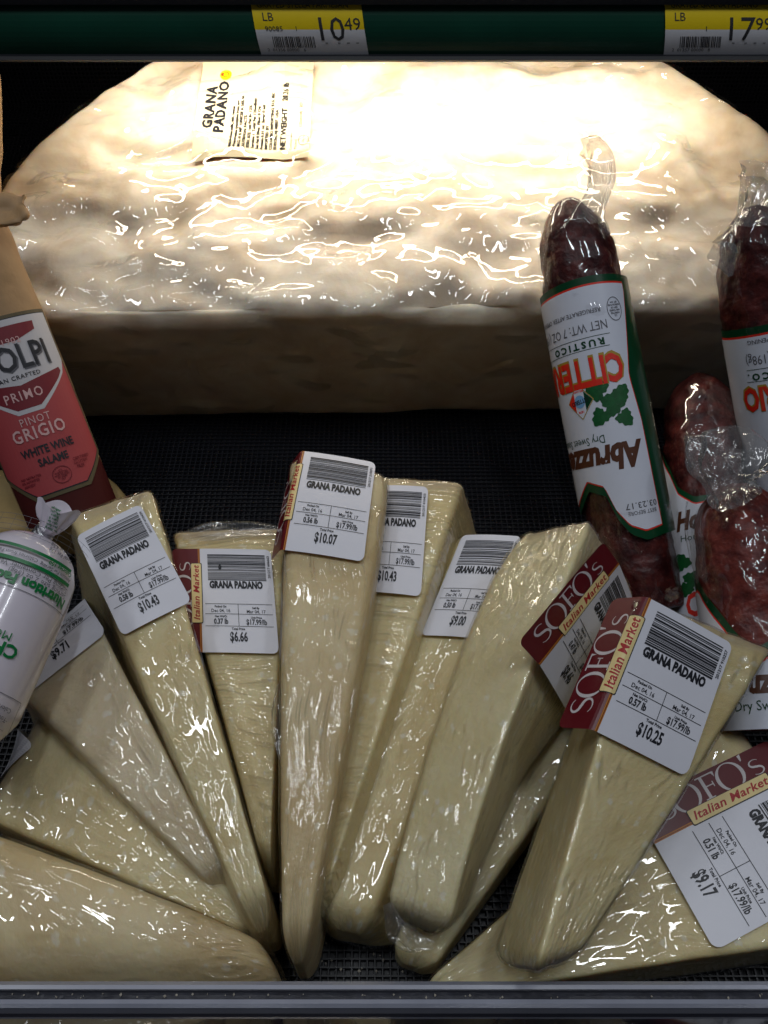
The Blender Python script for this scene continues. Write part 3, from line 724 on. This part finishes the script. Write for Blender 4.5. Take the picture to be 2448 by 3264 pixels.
    f = label_map((1694, 2115), (1772, 2268), (1898, 1788), [(1700, 2110, .098), (1880, 1655, .100), (1800, 2300, .05)], w9, bend=R(14), u0=0, r=2.5, lift=.0010, flat=True)
    weigh_label(w9, f, '$8.46', '0.47', True, '201217 908461', seed=9)
    f = label_map((1909, 2332), (2182, 2476), (2055, 1915), [(1905, 2335, .102), (2290, 2330, .080), (2052, 1885, .108)], w11, bend=R(72), u0=-.3, r=2.5)
    weigh_label(w11, f, '$10.25', '0.57', True, '201217 910257', seed=11)
    f = label_map((2084, 2695), (2279, 3031), (2530, 2467), [(1830, 2750, .032), (2020, 3112, .032), (2330, 2270, .040)], w12)
    weigh_label(w12, f, '$9.17', '0.51', True, '201217 509174', seed=12)
build_wedges()

# =================================================================== TUBES: salami, chub, paper bag
class Tube:
    def __init__(s, p0, p1, r, squash=1.0):
        s.p0 = np.array(p0); s.t = unit(np.array(p1) - s.p0); s.len = np.linalg.norm(np.array(p1) - s.p0); s.r = r; s.q = squash
        mid = s.p0 + s.t * s.len / 2; n = CAM - mid; s.n = unit(n - s.t * (n @ s.t)); s.side = np.cross(s.n, s.t)
        if s.side @ RT < 0: s.side = -s.side
    def pt(s, a, d, off=0.0, k=1.0):
        g = a / s.r; return s.p0 + s.t * d + s.side * (s.r * k + off) * math.sin(g) + s.n * (s.r * k * s.q + off) * math.cos(g)
    def uv(s, px, py):
        """photo pixel -> (u, v) in mm on the near side of the tube; v grows towards p0"""
        d = ray(px, py); o = CAM - s.p0
        dx, dy = d @ s.side, d @ s.n / s.q; ox, oy = o @ s.side, o @ s.n / s.q
        A = dx * dx + dy * dy; B = 2 * (dx * ox + dy * oy); C = ox * ox + oy * oy - s.r ** 2; D = B * B - 4 * A * C
        k = (-B - math.sqrt(max(D, 0))) / (2 * A); p = o + d * k
        return math.atan2(p @ s.side, p @ s.n / s.q) * s.r * 1000, -(p @ s.t) * 1000
    def map(s, u, v, off): return s.pt(u * 1e-3, -v * 1e-3, off)
def tube_body(name, T, prof, m, parent, nseg=56, ns=90, noise=.0008, nf=60, film=None, seed=0, wr=.0005):
    """prof: (distance along the axis, radius factor)"""
    ds = np.linspace(prof[0][0], prof[-1][0], ns); rf = np.interp(ds, [p[0] for p in prof], [p[1] for p in prof])
    kern = np.array([1, 2, 3, 2, 1]) / 9; rf[2:-2] = np.convolve(rf, kern, 'valid')
    a = np.arange(nseg) / nseg * 2 * math.pi * T.r
    D, A = np.meshgrid(ds, a, indexing='ij'); K = np.repeat(rf[:, None], nseg, 1)
    g = A / T.r
    V = T.p0 + T.t * D[..., None] + T.side * (T.r * K * np.sin(g))[..., None] + T.n * (T.r * T.q * K * np.cos(g))[..., None]
    V = V.reshape(-1, 3); lc = np.stack([(T.r * np.sin(g)).ravel(), D.ravel(), (T.r * np.cos(g)).ravel()], 1) + seed * 1.7
    rad = (T.side * np.sin(g)[..., None] + T.n * np.cos(g)[..., None]).reshape(-1, 3)
    f = [(i * nseg + j, i * nseg + (j + 1) % nseg, (i + 1) * nseg + (j + 1) % nseg, (i + 1) * nseg + j) for i in range(ns - 1) for j in range(nseg)]
    f += [tuple(range(nseg))[::-1], tuple(range((ns - 1) * nseg, ns * nseg))]
    kk = np.minimum(1, K.ravel() * 1.2)
    n1 = (fbm(lc * nf, 3) * noise) * kk
    o = mesh_obj(name, V + rad * n1[:, None], f, m, parent, True, lc)
    if film:
        w = ridge(lc * np.array([150, 22, 150]) + 2, 4) * wr
        mesh_obj('plastic_wrap', V + rad * (np.maximum(n1, 0) + .0006 + w * kk)[:, None], f, film, parent, True, lc)
    return o
def sheet(name, T, uL, uR, vT, vB, off, m, parent, nu=40, nv=30):
    """printed sleeve between two edges (numbers or functions): uL/uR may depend on v, vT/vB on u"""
    F_ = lambda q, x: q(x) if callable(q) else q
    V = []
    for j in range(nv + 1):
        for i in range(nu + 1):
            c = i / nu; t = j / nv; v = -20.0; u = 0
            for _ in range(3):
                u = F_(uL, v) + c * (F_(uR, v) - F_(uL, v)); v = F_(vT, u) + t * (F_(vB, u) - F_(vT, u))
            V.append(T.map(u, v, off))
    f = [(j * (nu + 1) + i, j * (nu + 1) + i + 1, (j + 1) * (nu + 1) + i + 1, (j + 1) * (nu + 1) + i) for j in range(nv) for i in range(nu)]
    return mesh_obj(name, V, f, m, parent, True)
def curve_uv(T, pts):
    p = sorted(T.uv(*q) for q in pts); U = [a for a, _ in p]; Vv = [b for _, b in p]
    return lambda u: float(np.interp(u, U, Vv))
def leaf(g, cx, cy, r, rot):
    """lobed vine leaf"""
    pts = []
    for k in range(40):
        a = 2 * math.pi * k / 40; q = r * (.74 + .13 * math.cos(3 * a) + .07 * math.cos(9 * a) + .14 * math.cos(a))
        pts.append((cx + q * math.cos(a + rot), cy + q * math.sin(a + rot)))
    n = len(g.v); g.v += [(cx, cy)] + pts; g.f += [(n, n + 1 + k, n + 1 + (k + 1) % 40) for k in range(40)]
TC = (2.0, 3.0)

def build_salami():
    # ---- the one in full view, hung upside down in its sleeve
    p0 = atd(1812, 680, .392); p1 = at(2052, 1935, .022); T = Tube(p0, p1, .0196)
    s1 = thing('salami', 'dry salami in white sleeve with full grape leaves leaning against the half round', 'salami', p1, 'sleeved salami sticks')
    L = T.len
    tube_body('meat', T, [(-.006, .20), (-.003, .42), (.006, .66), (.018, .84), (.030, .92), (.05, .93), (L, .93)], 'salami', s1, noise=.0022, nf=55, film='film_bag', seed=1)
    uv = T.uv
    cx_, vt = uv(1855, 920); R_ = math.pi * T.r * 1000
    top = lambda u: vt + .6 * math.cos(u / 9)
    wav = curve_uv(T, [(1850, 1610), (1857, 1582), (1875, 1534), (1928, 1550), (1964, 1623), (2009, 1672), (2058, 1688), (2108, 1668)])
    lo = lambda u: wav(u)
    rgt = [uv(1982, 930), uv(2000, 1196), uv(2040, 1338), uv(2100, 1640)]
    rr_ = sorted((b, a) for a, b in rgt)
    uR = lambda v: float(np.interp(v, [b for b, _ in rr_], [a for _, a in rr_]))
    sl = sheet('sleeve', T, -R_ * .98, R_ * .98, lambda u: top(u) + 4.2, lambda u: lo(u) - 4.6, .00045, 'deepgreen', s1, 72, 24)
    sheet('red_line', T, -R_ * .97, lambda v: uR(v) + .5, lambda u: top(u) + .9, lambda u: lo(u) - .7, .0006, 'citred', sl, 60, 24)
    sheet('white_field', T, -R_ * .97, uR, top, lo, .00075, 'sleeve', sl, 60, 30)
    def put(name, fn, m, off=.0009):
        g = Mesh2(); fn(g); lay(name, g, T.map, off, m, sl, cut=TC)
    def tx(g, s, px, py, h, **k):
        u, v = uv(px, py); k.setdefault('align', 'LEFT'); g.text(s, u, v, h, rot=R(180), **k)
    def small(g):
        tx(g, 'REFRIGERATE AFTER OPENING', 1912, 985, 1.9, bold=.01, xs=.9); tx(g, 'NET WT: 7 OZ (198g)', 1934, 1030, 4.0, xs=.72)
    put('fine_print', small, 'greyink')
    def seal(g):
        u, v = uv(1955, 985); g.ring((u, v), 3.4, 5.2, .3)
        for q, t_ in enumerate(('U.S.', 'INSPECTED', 'AND PASSED', 'DEPT OF', 'AGRICULTURE', 'EST 1019')): g.text(t_, u, v - 3 + q * 1.2, .75, rot=R(180), bold=.03, xs=.8)
    put('inspection_seal', seal, 'greyink')
    put('date_stamp', lambda g: (tx(g, 'BEST BEFORE', 2088, 1622, 1.7, xs=.9), tx(g, '03.23.17', 2088, 1598, 2.6, sp=1.1, bold=.01)), 'greyink')
    def rust(g):
        tx(g, 'RUSTICO', 1926, 1085, 2.9, bold=.04, sp=1.5, xs=1.05)
        for py in (1062, 1100):
            u, v = uv(1942, py); g.rect(u - 36, v - .12, u, v + .12)
    put('green_lettering', rust, 'deepgreen')
    put('green_lettering', lambda g: tx(g, 'Dry Sweet Sausage', 1930, 1396, 3.6, xs=.72), 'deepgreen')
    put('brand_shadow', lambda g: tx(g, 'CITTERIO', 1984, 1158, 12.2, bold=.06, xs=.60, sp=1.02), 'ochre')
    put('brand_lettering', lambda g: tx(g, 'CITTERIO', 1981, 1162, 11.8, bold=.035, xs=.60, sp=1.03), 'citred', .00105)
    put('name_lettering', lambda g: tx(g, 'Abruzzese', 2040, 1436, 10.5, bold=.05, xs=.72, shear=.2), 'brown')
    def leaves(g):
        for px, py, r, a in ((1906, 1245, 6.0, 2.4), (1950, 1288, 6.6, .4), (1918, 1325, 5.0, 4.0), (1988, 1328, 4.8, 5.3), (1975, 1258, 5.0, .9)):
            leaf(g, *uv(px, py), r, a)
    put('leaf_print', leaves, 'leafgreen')
    u, v = uv(1852, 1281); dia = lambda k: [(u, v + 8.2 * k), (u + 6.4 * k, v), (u, v - 8.2 * k), (u - 6.4 * k, v)]
    put('crest', lambda g: g.poly(dia(1.0)), 'ochre', .00092)
    put('crest', lambda g: g.poly(dia(.93)), 'sleeve', .00098)
    put('crest', lambda g: g.poly([(u - 5.9, v), (u - 2.4, v + 4.4), (u - 2.4, v - 4.4)]), 'citred', .00104)
    put('crest', lambda g: g.poly([(u + 5.9, v), (u + 2.4, v + 4.4), (u + 2.4, v - 4.4)]), 'deepgreen', .00104)
    put('crest', lambda g: g.ellipse((u, v), 2.5, 2.9), 'skyblue', .0011)
    put('crest', lambda g: g.text('CITTERIO', u, v, 1.9, rot=R(188), bold=.03, xs=.7), 'ink', .00116)
    put('crest', lambda g: (g.text('MILANO', u, v + 4.6, .9, rot=R(180), bold=.03), g.text('1878', u, v - 4.6, 1.0, rot=R(180), bold=.03)), 'citred', .00104)
    d = .392
    ruffle('film_tail', [(atd(1864, 735, d - .016), .0100), (atd(1874, 685, d - .012), .0075), (atd(1900, 630, d - .004), .0050), (atd(1918, 570, d - .002), .0056), (atd(1916, 510, d), .0062), (atd(1890, 470, d - .002), .0056), (atd(1862, 470, d - .006), .0042)], 'film_tail', s1, .5, 5, .22, 3)

    # ---- at the right edge, same kind, further to the right
    T = Tube(atd(2403, 715, .388), at(2560, 1700, .022), .0208); L = T.len
    s2 = thing('salami', 'dry salami in white sleeve cut by the right edge, dark end bare', 'salami', T.p0 + T.t * L, 'sleeved salami sticks')
    tube_body('meat', T, [(-.008, .15), (-.004, .45), (.006, .75), (.020, .93), (.034, .97), (.05, .93), (L, .92)], 'salami', s2, noise=.0024, nf=50, film='film_bag', seed=2)
    uv = T.uv; vt = uv(2430, 1068)[1]; R_ = math.pi * T.r * 1000
    sl = sheet('sleeve', T, -R_ * .98, R_ * .98, vt + 4.4, vt - 90, .00045, 'deepgreen', s2, 64, 10)
    sheet('red_line', T, -R_ * .98, R_ * .98, vt + 1.0, vt - 90, .0006, 'citred', sl, 64, 10)
    sheet('white_field', T, -R_ * .98, R_ * .98, vt, vt - 90, .00075, 'sleeve', sl, 64, 10)
    def put2(name, s_, px, py, h, m, **k):
        g = Mesh2(); u, v = T.uv(px, py); k.setdefault('align', 'RIGHT'); g.text(s_, u, v, h, rot=R(180), **k); lay(name, g, T.map, .0009, m, sl, cut=TC)
    put2('fine_print', 'AFTER OPENING', 2384, 1092, 1.9, 'greyink', bold=.01); put2('fine_print', '7 OZ (198g)', 2380, 1150, 4.2, 'greyink', xs=.72)
    put2('green_lettering', 'RUSTICO.', 2388, 1202, 3.0, 'deepgreen', bold=.04, sp=1.5)
    g = Mesh2(); u, v = T.uv(2384, 1180); g.rect(u, v - .12, u + 40, v + .12); u, v = T.uv(2386, 1218); g.rect(u, v - .12, u + 40, v + .12); lay('green_rule', g, T.map, .0009, 'deepgreen', sl, cut=TC)
    put2('brand_shadow', 'CITTERIO', 2374, 1268, 11.0, 'ochre', bold=.06, xs=.62)
    g = Mesh2(); u, v = T.uv(2377, 1270); g.text('CITTERIO', u, v, 10.6, rot=R(180), bold=.035, xs=.62, align='RIGHT'); lay('brand_lettering', g, T.map, .00105, 'citred', sl, cut=TC)
    ruffle('film_tail', [(atd(2420, 760, .372), .0165), (atd(2420, 700, .378), .0105), (atd(2428, 650, .384), .0080), (atd(2446, 600, .386), .0115), (atd(2462, 550, .388), .0140)], 'film_tail', s2, .45, 6, .25, 5)
    ruffle('film_flap', [(atd(2330, 880, .377), .0010), (atd(2318, 840, .376), .0040), (atd(2300, 800, .375), .0070), (atd(2290, 780, .376), .0015)], 'film_tail', s2, .12, 2, .2, 15, 32, 20)

    # ---- in the shade behind
    T = Tube(atd(2229, 1230, .438), at(2262, 1960, .022), .0184); L = T.len
    s3 = thing('salami', 'dark salami in the shade between two white sleeved ones', 'salami', T.p0 + T.t * L, 'sleeved salami sticks')
    tube_body('meat', T, [(-.005, .25), (0, .58), (.008, .82), (.02, .97), (.05, .95), (L, .94)], 'salami', s3, noise=.0022, nf=60, film='film_bag', seed=3)
    uv = T.uv; R_ = math.pi * T.r * 1000
    wv = curve_uv(T, [(2110, 1450), (2140, 1520), (2165, 1580), (2215, 1610), (2300, 1600)])
    vb = uv(2250, 2010)[1]
    sl = sheet('sleeve', T, -R_ * .9, R_ * .9, lambda u: wv(u) + 4, vb - 4, .00045, 'deepgreen', s3, 60, 10)
    sheet('red_line', T, -R_ * .9, R_ * .9, lambda u: wv(u) + .8, vb - .7, .0006, 'citred', sl, 60, 10)
    sheet('white_field', T, -R_ * .9, R_ * .9, wv, vb, .00075, 'sleeve', sl, 60, 10)
    def put3(name, s_, px, py, h, m, **k):
        g = Mesh2(); u, v = T.uv(px, py); k.setdefault('align', 'LEFT'); g.text(s_, u, v, h, **k); lay(name, g, T.map, .0009, m, sl, cut=TC)
    put3('name_lettering', 'Hot', 2160, 1672, 9.0, 'brown', bold=.05, xs=.66, shear=.2); put3('green_lettering', 'Hot Dry', 2172, 1722, 3.2, 'deepgreen')
    put3('brand_lettering', 'CITTERIO', 2190, 1935, 10.5, 'citred', bold=.035, xs=.6)
    put3('fine_print', 'BEFORE', 2252, 1978, 1.6, 'greyink'); put3('fine_print', '03.17', 2258, 1992, 2.2, 'ink')
    g = Mesh2()
    for px, py, r, a in ((2178, 1800, 5.5, 2.0), (2205, 1850, 5.2, .5), (2190, 1880, 4.5, 4)): leaf(g, *uv(px, py), r, a)
    lay('leaf_print', g, T.map, .0009, 'leafgreen', sl, cut=TC)

    # ---- in front of it, right way up, reddish coarse meat
    T = Tube(at(2345, 1585, .074), at(2452, 2330, .036), .0205); L = T.len
    s4 = thing('salami', 'coarse red salami with gathered clear film top at the right edge', 'salami', T.p0 + T.t * L, 'sleeved salami sticks')
    tube_body('meat', T, [(-.004, .38), (0, .62), (.008, .86), (.02, .98), (.05, .96), (L, .92)], 'salami_red', s4, noise=.0018, nf=70, film='film_bag', seed=4)
    uv = T.uv; R_ = math.pi * T.r * 1000
    wv = curve_uv(T, [(2225, 1840), (2250, 1890), (2300, 1955), (2345, 2015), (2405, 2070), (2448, 2045), (2490, 1960), (2520, 1850)])
    sl = sheet('sleeve', T, -R_ * .9, R_ * .9, wv, -L * 1000, .00045, 'deepgreen', s4, 60, 14)
    sheet('red_line', T, -R_ * .9, R_ * .9, lambda u: wv(u) - 5.2, -L * 1000, .0006, 'citred', sl, 60, 14)
    sheet('white_field', T, -R_ * .9, R_ * .9, lambda u: wv(u) - 6.2, -L * 1000, .00075, 'sleeve', sl, 60, 14)
    g = Mesh2(); u, v = uv(2290, 2185); g.text('Abruzzese', u, v, 9, bold=.045, xs=.66, shear=.2, align='LEFT'); lay('name_lettering', g, T.map, .0009, 'brown', sl, cut=TC)
    g = Mesh2(); u, v = uv(2345, 2255); g.text('Dry Sweet Sausage', u, v, 3.8, xs=.8, align='LEFT'); lay('green_lettering', g, T.map, .0009, 'deepgreen', sl, cut=TC)
    q = at(2345, 1585, .09)
    ruffle('film_tail', [(at(2350, 1592, .093), .0095), (at(2340, 1572, .092), .0085), (at(2328, 1545, .092), .0090), (at(2325, 1490, .096), .0160), (at(2350, 1430, .100), .0185), (at(2360, 1395, .100), .0125)], 'film_tail', s4, .4, 6, .3, 8)
    ruffle('film_flap', [(at(2215, 1600, .086), .0035), (at(2205, 1680, .080), .0032), (at(2222, 1770, .074), .0030), (at(2240, 1850, .066), .0022)], 'film_thin', s4, .35, 3, .4, 11, 32, 30)
build_salami()

def build_chub():
    T = Tube(at(128, 1712, .112), at(-222, 2445, .098), .0190); L = T.len
    c = thing('sausage_chub', 'white plastic chub with green nutrition print and metal clip at left edge', 'sausage', T.p0 + T.t * L / 2)
    tube_body('casing', T, [(0, .10), (.0010, .30), (.0035, .58), (.0075, .80), (.014, .95), (.024, 1.0), (L - .02, 1.0), (L, .5)], 'chub', c, 72, 120, .00012, 40)
    cas = [o for o in c.children][0]
    uv = T.uv
    def put(name, fn, m, off=.0006):
        g = Mesh2(); fn(g); lay(name, g, T.map, off, m, c, cut=(1.2, 2))
    def tx(g, s, px, py, h, **k):
        u, v = uv(px, py); k.setdefault('align', 'LEFT'); g.text(s, u, v, h, rot=R(180), **k)
    def green(g):
        tx(g, 'Nutrition Facts', 198, 1928, 3.3, bold=.045)
        for px, py, h in ((214, 1868, 1.25), (222, 1822, 1.1)):
            u, v = uv(px, py); g.rect(u - 46, v - h / 2, u, v + h / 2)
        tx(g, 'CHICKEN', 52, 2085, 4.2, bold=.03); tx(g, 'MOZZARELLA', 36, 2032, 2.8)
        tx(g, 'Calories 150', 222, 1836, 1.35, bold=.03)
    put('green_print', green, 'green')
    def fine(g):
        tx(g, 'Serving size 2 oz (56g)', 202, 1904, 1.7); tx(g, 'Serving Per Container Varied', 208, 1886, 1.7)
        tx(g, 'Amount Per Serving', 218, 1853, 1.1, bold=.02); tx(g, 'Total Fat 13g', 224, 1792, 1.2, bold=.01); tx(g, 'Sat Fat 4.5g', 222, 1772, 1.2)
        tx(g, 'Calories from Fat', 120, 1790, 1.3)
        u, v = uv(195, 1962); g.rect(u - 46, v - .1, u, v + .1); u2, v2 = uv(236, 1780); g.rect(u - .1, v, u + .1, v2)
        for k in range(4): g.rect(u - 46, v2 + k * 2.0, u, v2 + k * 2.0 + .12)
        for k in range(9): g.rect(u - 6 - k * 5, v2, u - 5.9 - k * 5, v2 + 6)
    put('fine_print', fine, 'greyink')
    def lower_box(g):
        u, v = uv(62, 2242); g.rect(u - 30, v - .1, u, v + .1); g.rect(u - .1, v - 30, u + .1, v)
        for k in range(1, 6): g.rect(u - 30, v - 4 - k * 3, u - 3, v - 3.9 - k * 3)
        tx(g, 'Calories from', 30, 2268, 1.5); tx(g, 'Total fat', 14, 2296, 1.5)
    put('fine_print', lower_box, 'greyink')
    # crimped metal clip and paper-like tail
    a = at(122, 1718, .113); b = at(158, 1680, .118)
    t = unit(b - a); n1 = unit(np.cross(t, np.array([0, 0, 1.0]))); n2 = np.cross(t, n1)
    V = []; Fc = []
    rings = [(-.0005, .0030), (0, .0034), (.0012, .0034), (.0016, .0030), (.0022, .0035), (.0030, .0035), (.0034, .0030), (.0040, .0034), (.0050, .0034), (.0054, .0028)]
    for d, r in rings:
        for j in range(24):
            g = j / 24 * 2 * math.pi; V.append(a + t * d + n1 * r * 1.25 * math.cos(g) + n2 * r * math.sin(g))
    Fc = [(i * 24 + j, i * 24 + (j + 1) % 24, (i + 1) * 24 + (j + 1) % 24, (i + 1) * 24 + j) for i in range(len(rings) - 1) for j in range(24)]
    Fc += [tuple(range(24))[::-1], tuple(range((len(rings) - 1) * 24, len(rings) * 24))]
    mesh_obj('metal_clip', V, Fc, 'metal', c, False)
    tl = ruffle('casing_tail', [(a + t * .004, .0026), (a + t * .008, .0040), (at(178, 1640, .122), .0062), (at(188, 1615, .124), .0074)], 'chub', c, .5, 4, .22, 21, 48, 20)
    bv = BVHTree.FromPolygons([v.co for v in tl.data.vertices], [list(p.vertices) for p in tl.data.polygons])
    g = Mesh2(); rr = random.Random(4)
    for k in range(7): g.text('Keep refrigerated'[k:k + 7], 0, k * 1.5 - 5, 1.1, bold=.02)
    base = at(172, 1650, .126); uu = unit(at(212, 1668, .126) - base); vv_ = unit(at(180, 1618, .126) - base)
    def tm(u, v, off):
        p = base + uu * u * 1e-3 + vv_ * v * 1e-3; d = unit(p - CAM); h = bv.ray_cast(Vector(CAM), Vector(d))
        return np.array(h[0]) - d * .0003 if h[0] is not None else base + d * .006
    lay('tail_print', g, tm, 0, 'green', tl)
build_chub()

def pillow(name, secs, m, parent, rad=.006, rough=.0012, nf=30, step=.004):
    K = np.array(secs, float); ns = len(K); mids = K.mean(axis=1)
    Ls = np.concatenate([[0], np.cumsum(np.linalg.norm(np.diff(mids, axis=0), axis=1))]); L = Ls[-1]
    Wd = np.linalg.norm(K[:, 1] - K[:, 0], axis=1).mean(); H = np.linalg.norm(K[:, 3] - K[:, 0], axis=1).mean()
    P, P2, q = lattice(max(6, int(Wd / step)), int(L / step), max(4, int(H / step)), min(.45, 2 * rad / Wd), min(.3, 2 * rad / L), min(.45, 2 * rad / H))
    s_ = (P2[:, 1] + 1) / 2 * L; C = [np.stack([np.interp(s_, Ls, K[:, k, c]) for c in range(3)], 1) for k in range(4)]
    a = (P2[:, 0:1] + 1) / 2; b = (P2[:, 2:3] + 1) / 2
    V = (C[0] * (1 - a) + C[1] * a) * b + (C[3] * (1 - a) + C[2] * a) * (1 - b); q = outward(V, q); nn = vnormals(V, q)
    lc = np.stack([P2[:, 0] * Wd / 2, s_, P2[:, 2] * H / 2], 1)
    return mesh_obj(name, V + nn * (fbm(lc * nf, 3) * rough - ridge(lc * nf * .8, 5) * rough * .8)[:, None], q, m, parent, True, lc)

def build_bags():
    T = Tube(atd(-150, 700, .398), at(238, 1648, .026), .0222, .62); L = T.len
    b = thing('paper_salami_bag', 'kraft paper bag with coral and white salami label at left edge', 'salami bag', T.p0 + T.t * L)
    tube_body('paper', T, [(0, .9), (.01, 1.0), (.04, .98), (L - .02, 1.0), (L - .004, .95), (L, .8)], 'kraft', b, 64, 120, .0012, 28)
    # rolled top fold
    a = [atd(-200, 640, .390), atd(86, 606, .392), atd(84, 706, .386), atd(-190, 745, .384)]
    pillow('folded_top', [[a[3], a[2], a[2] - T.n * .008, a[3] - T.n * .008], [a[0], a[1], a[1] - T.n * .008, a[0] - T.n * .008]], 'kraft', b, .003, .0024, 55, .002)
    uv = T.uv
    def put(name, fn, m, off, cut=TC, par=None):
        g = Mesh2(); fn(g); return lay(name, g, T.map, off, m, par or b, cut=cut)
    rt = uv(117, 1000); rb = uv(300, 1433); bm_ = uv(206, 1572); W2 = rt[0]
    hw = min(abs(rb[0]), T.r * 1000 * 1.25); vtop = rt[1]; vside = rb[1]; vbot = min(uv(150, 1575)[1], vside - 12)
    outline = lambda k: [(-hw * k, vtop), (hw * k, vtop)] + [(hw * k, vside), (hw * .45 * k, vbot), (-hw * .45 * k, vbot), (-hw * k, vside)]
    lb = put('label', lambda g: g.poly([(-hw - 2.2, vtop + 2.0), (hw + 2.2, vtop + 2.0), (hw + 2.2, vside - .8), (hw * .5, vbot - 2.4), (-hw * .5, vbot - 2.4), (-hw - 2.2, vside - .8)]), 'olive', .0012)
    put('label_border', lambda g: g.poly([(-hw - .5, vtop + .5), (hw + .5, vtop + .5), (hw + .5, vside), (hw * .46, vbot - .6), (-hw * .46, vbot - .6), (-hw - .5, vside)]), 'ink', .0013, par=lb)
    put('coral_field', lambda g: g.poly(outline(1)), 'coral', .0014, par=lb)
    v1 = uv(190, 1190)[1]; v2 = uv(100, 1315)[1]      # lower corners of the white shield
    put('white_field', lambda g: g.poly([(-hw, vtop), (hw, vtop), (hw, v1 + 6), (hw * .86, v1), (hw * .22, v2), (-hw * .22, v2), (-hw * .86, v1), (-hw, v1 + 6)]), 'bagwhite', .0015, par=lb)
    va = uv(60, 1080)[1]
    put('crest_field', lambda g: (g.poly([(-hw * .62, vtop - 3), (hw * .62, vtop - 3), (hw * .60, vtop - 7), (hw * .2, vtop - 10.5), (-hw * .6, vtop - 10.5)]),
        g.poly([(-hw * .80, v1 + 3.0), (0, v1 - 1.0), (hw * .80, v1 + 3.0), (hw * .82, v1 + 1), (hw * .70, v1 - 2), (hw * .2, v2 + 2.2), (-hw * .2, v2 + 2.2), (-hw * .7, v1 - 2), (-hw * .82, v1 + 1)])), 'darkred', .0016, par=lb)
    def tx(g, s, px, py, h, **k):
        u, v = uv(px, py); g.text(s, u, v, h, **k)
    put('brand_shadow', lambda g: tx(g, 'VOLPI', 148, 1125, 11.5, align='RIGHT', bold=.02, xs=.72), 'greyink', .0017, par=lb)
    put('brand_lettering', lambda g: tx(g, 'VOLPI', 144, 1121, 11.5, align='RIGHT', bold=.015, xs=.72), 'ink', .0018, par=lb)
    put('black_lettering', lambda g: tx(g, 'AMERICAN CRAFTED', 124, 1186, 1.9, align='RIGHT', sp=1.15, bold=.01), 'ink', .0018, par=lb)
    put('black_lettering', lambda g: (tx(g, 'WHITE WINE', 152, 1428, 3.7, bold=.03, xs=.74), tx(g, 'SALAME', 170, 1463, 3.5, bold=.03, xs=.74)), 'ink', .0018, par=lb)
    put('fine_print', lambda g: ([tx(g, t_, 103, 1522 + k * 13, 1.1, bold=.02) for k, t_ in enumerate(('NO NITRATES', 'OR NITRITES', 'ADDED*'))]), 'darkred', .0018, par=lb)
    put('fine_print', lambda g: ([tx(g, t_, 252, 1457 + k * 14, 1.3, bold=.02) for k, t_ in enumerate(('CERTIFIED', 'GLUTEN', 'FREE'))]), 'darkred', .0018, par=lb)
    put('inspection_seal', lambda g: (g.ring(uv(197, 1512), 4.0, 4.0, .35), [g.text(t_, uv(197, 1512)[0], uv(197, 1512)[1] + 2.2 - k * 1.1, .8, bold=.03) for k, t_ in enumerate(('U.S.', 'INSPECTED', 'AND PASSED', 'BY DEPT', 'EST'))]), 'darkred', .0018, par=lb)
    put('pale_lettering', lambda g: tx(g, '1902', 32, 1090, 2.8, sp=1.1), 'pinkgrey', .0018, par=lb)
    put('pale_lettering', lambda g: tx(g, 'PRIMO', 76, 1262, 4.4, bold=.01, xs=.78, sp=1.25), 'pinkgrey', .0018, par=lb)
    put('pale_lettering', lambda g: (tx(g, 'PINOT', 112, 1338, 3.7, xs=.78, sp=1.15), tx(g, 'GRIGIO', 125, 1376, 5.8, xs=.76, sp=1.15, bold=.02)), 'pinkgrey', .0018, par=lb)
    # clear window with the meat behind it, under the label
    sheet('window', T, -hw - 1, hw + 1, lambda u: vbot - 1.6 + (10 if abs(u) > hw * .5 else 0) * (abs(u) - hw * .5) / (hw * .5), -L * 1000 + 2, .0008, 'salami', b, 40, 8)
    # second bag lying behind it
    k = thing('paper_bag', 'olive kraft paper bag corner lying behind the coral labelled bag', 'paper bag', at(300, 1640, .0))
    pillow('paper', [sec((-150, 1700, .028), (492, 1668, .024), .0), sec((-150, 1470, .028), (352, 1505, .028), .0)], 'kraft_edge', k, .006, .0012, 30)
    e = thing('paper_bag', 'kraft paper bag just showing along the left edge beside the half round', 'paper bag', at(-60, 760, .05))
    A = [atd(-160, 640, .43), atd(11, 640, .43), atd(5, 200, .43), atd(-160, 200, .43)]; bk = np.array([-.016, .02, -.02])
    pillow('paper', [[A[0], A[1], A[1] + bk, A[0] + bk], [A[3], A[2], A[2] + bk, A[3] + bk]], 'kraft', e, .005, .0012, 30)
build_bags()

# crumbs in the rail groove and on the mat
def crumbs():
    rr = random.Random(12); V = []; Fc = []
    spots = [(rr.uniform(-.13, .13), rr.uniform(yB + .0022, yA - .0034), zr + .0004, rr.uniform(.00018, .0005)) for _ in range(46)]
    for _ in range(26):
        p = at(rr.uniform(880, 1330), rr.uniform(2960, 3110), -.002); spots.append((p[0], p[1], -.0022, rr.uniform(.0003, .0007)))
    for x, y, z, r in spots:
        b = len(V); k = [rr.uniform(.6, 1.3) * r for _ in range(6)]
        V += [(x + k[0], y, z), (x - k[1], y, z), (x, y + k[2], z), (x, y - k[3], z), (x, y, z + k[4]), (x, y, z - k[5])]
        Fc += [(b + a, b + c, b + d) for a, c, d in ((0, 2, 4), (2, 1, 4), (1, 3, 4), (3, 0, 4), (2, 0, 5), (1, 2, 5), (3, 1, 5), (0, 3, 5))]
    o = mesh_obj('crumbs', V, Fc, 'crumb'); o['kind'] = 'stuff'; o['label'] = 'tiny pale cheese crumbs in the front rail groove'; o['category'] = 'crumbs'
M['crumb'] = plain('cheese_crumb', (.55, .5, .42, 1), .7)
crumbs()
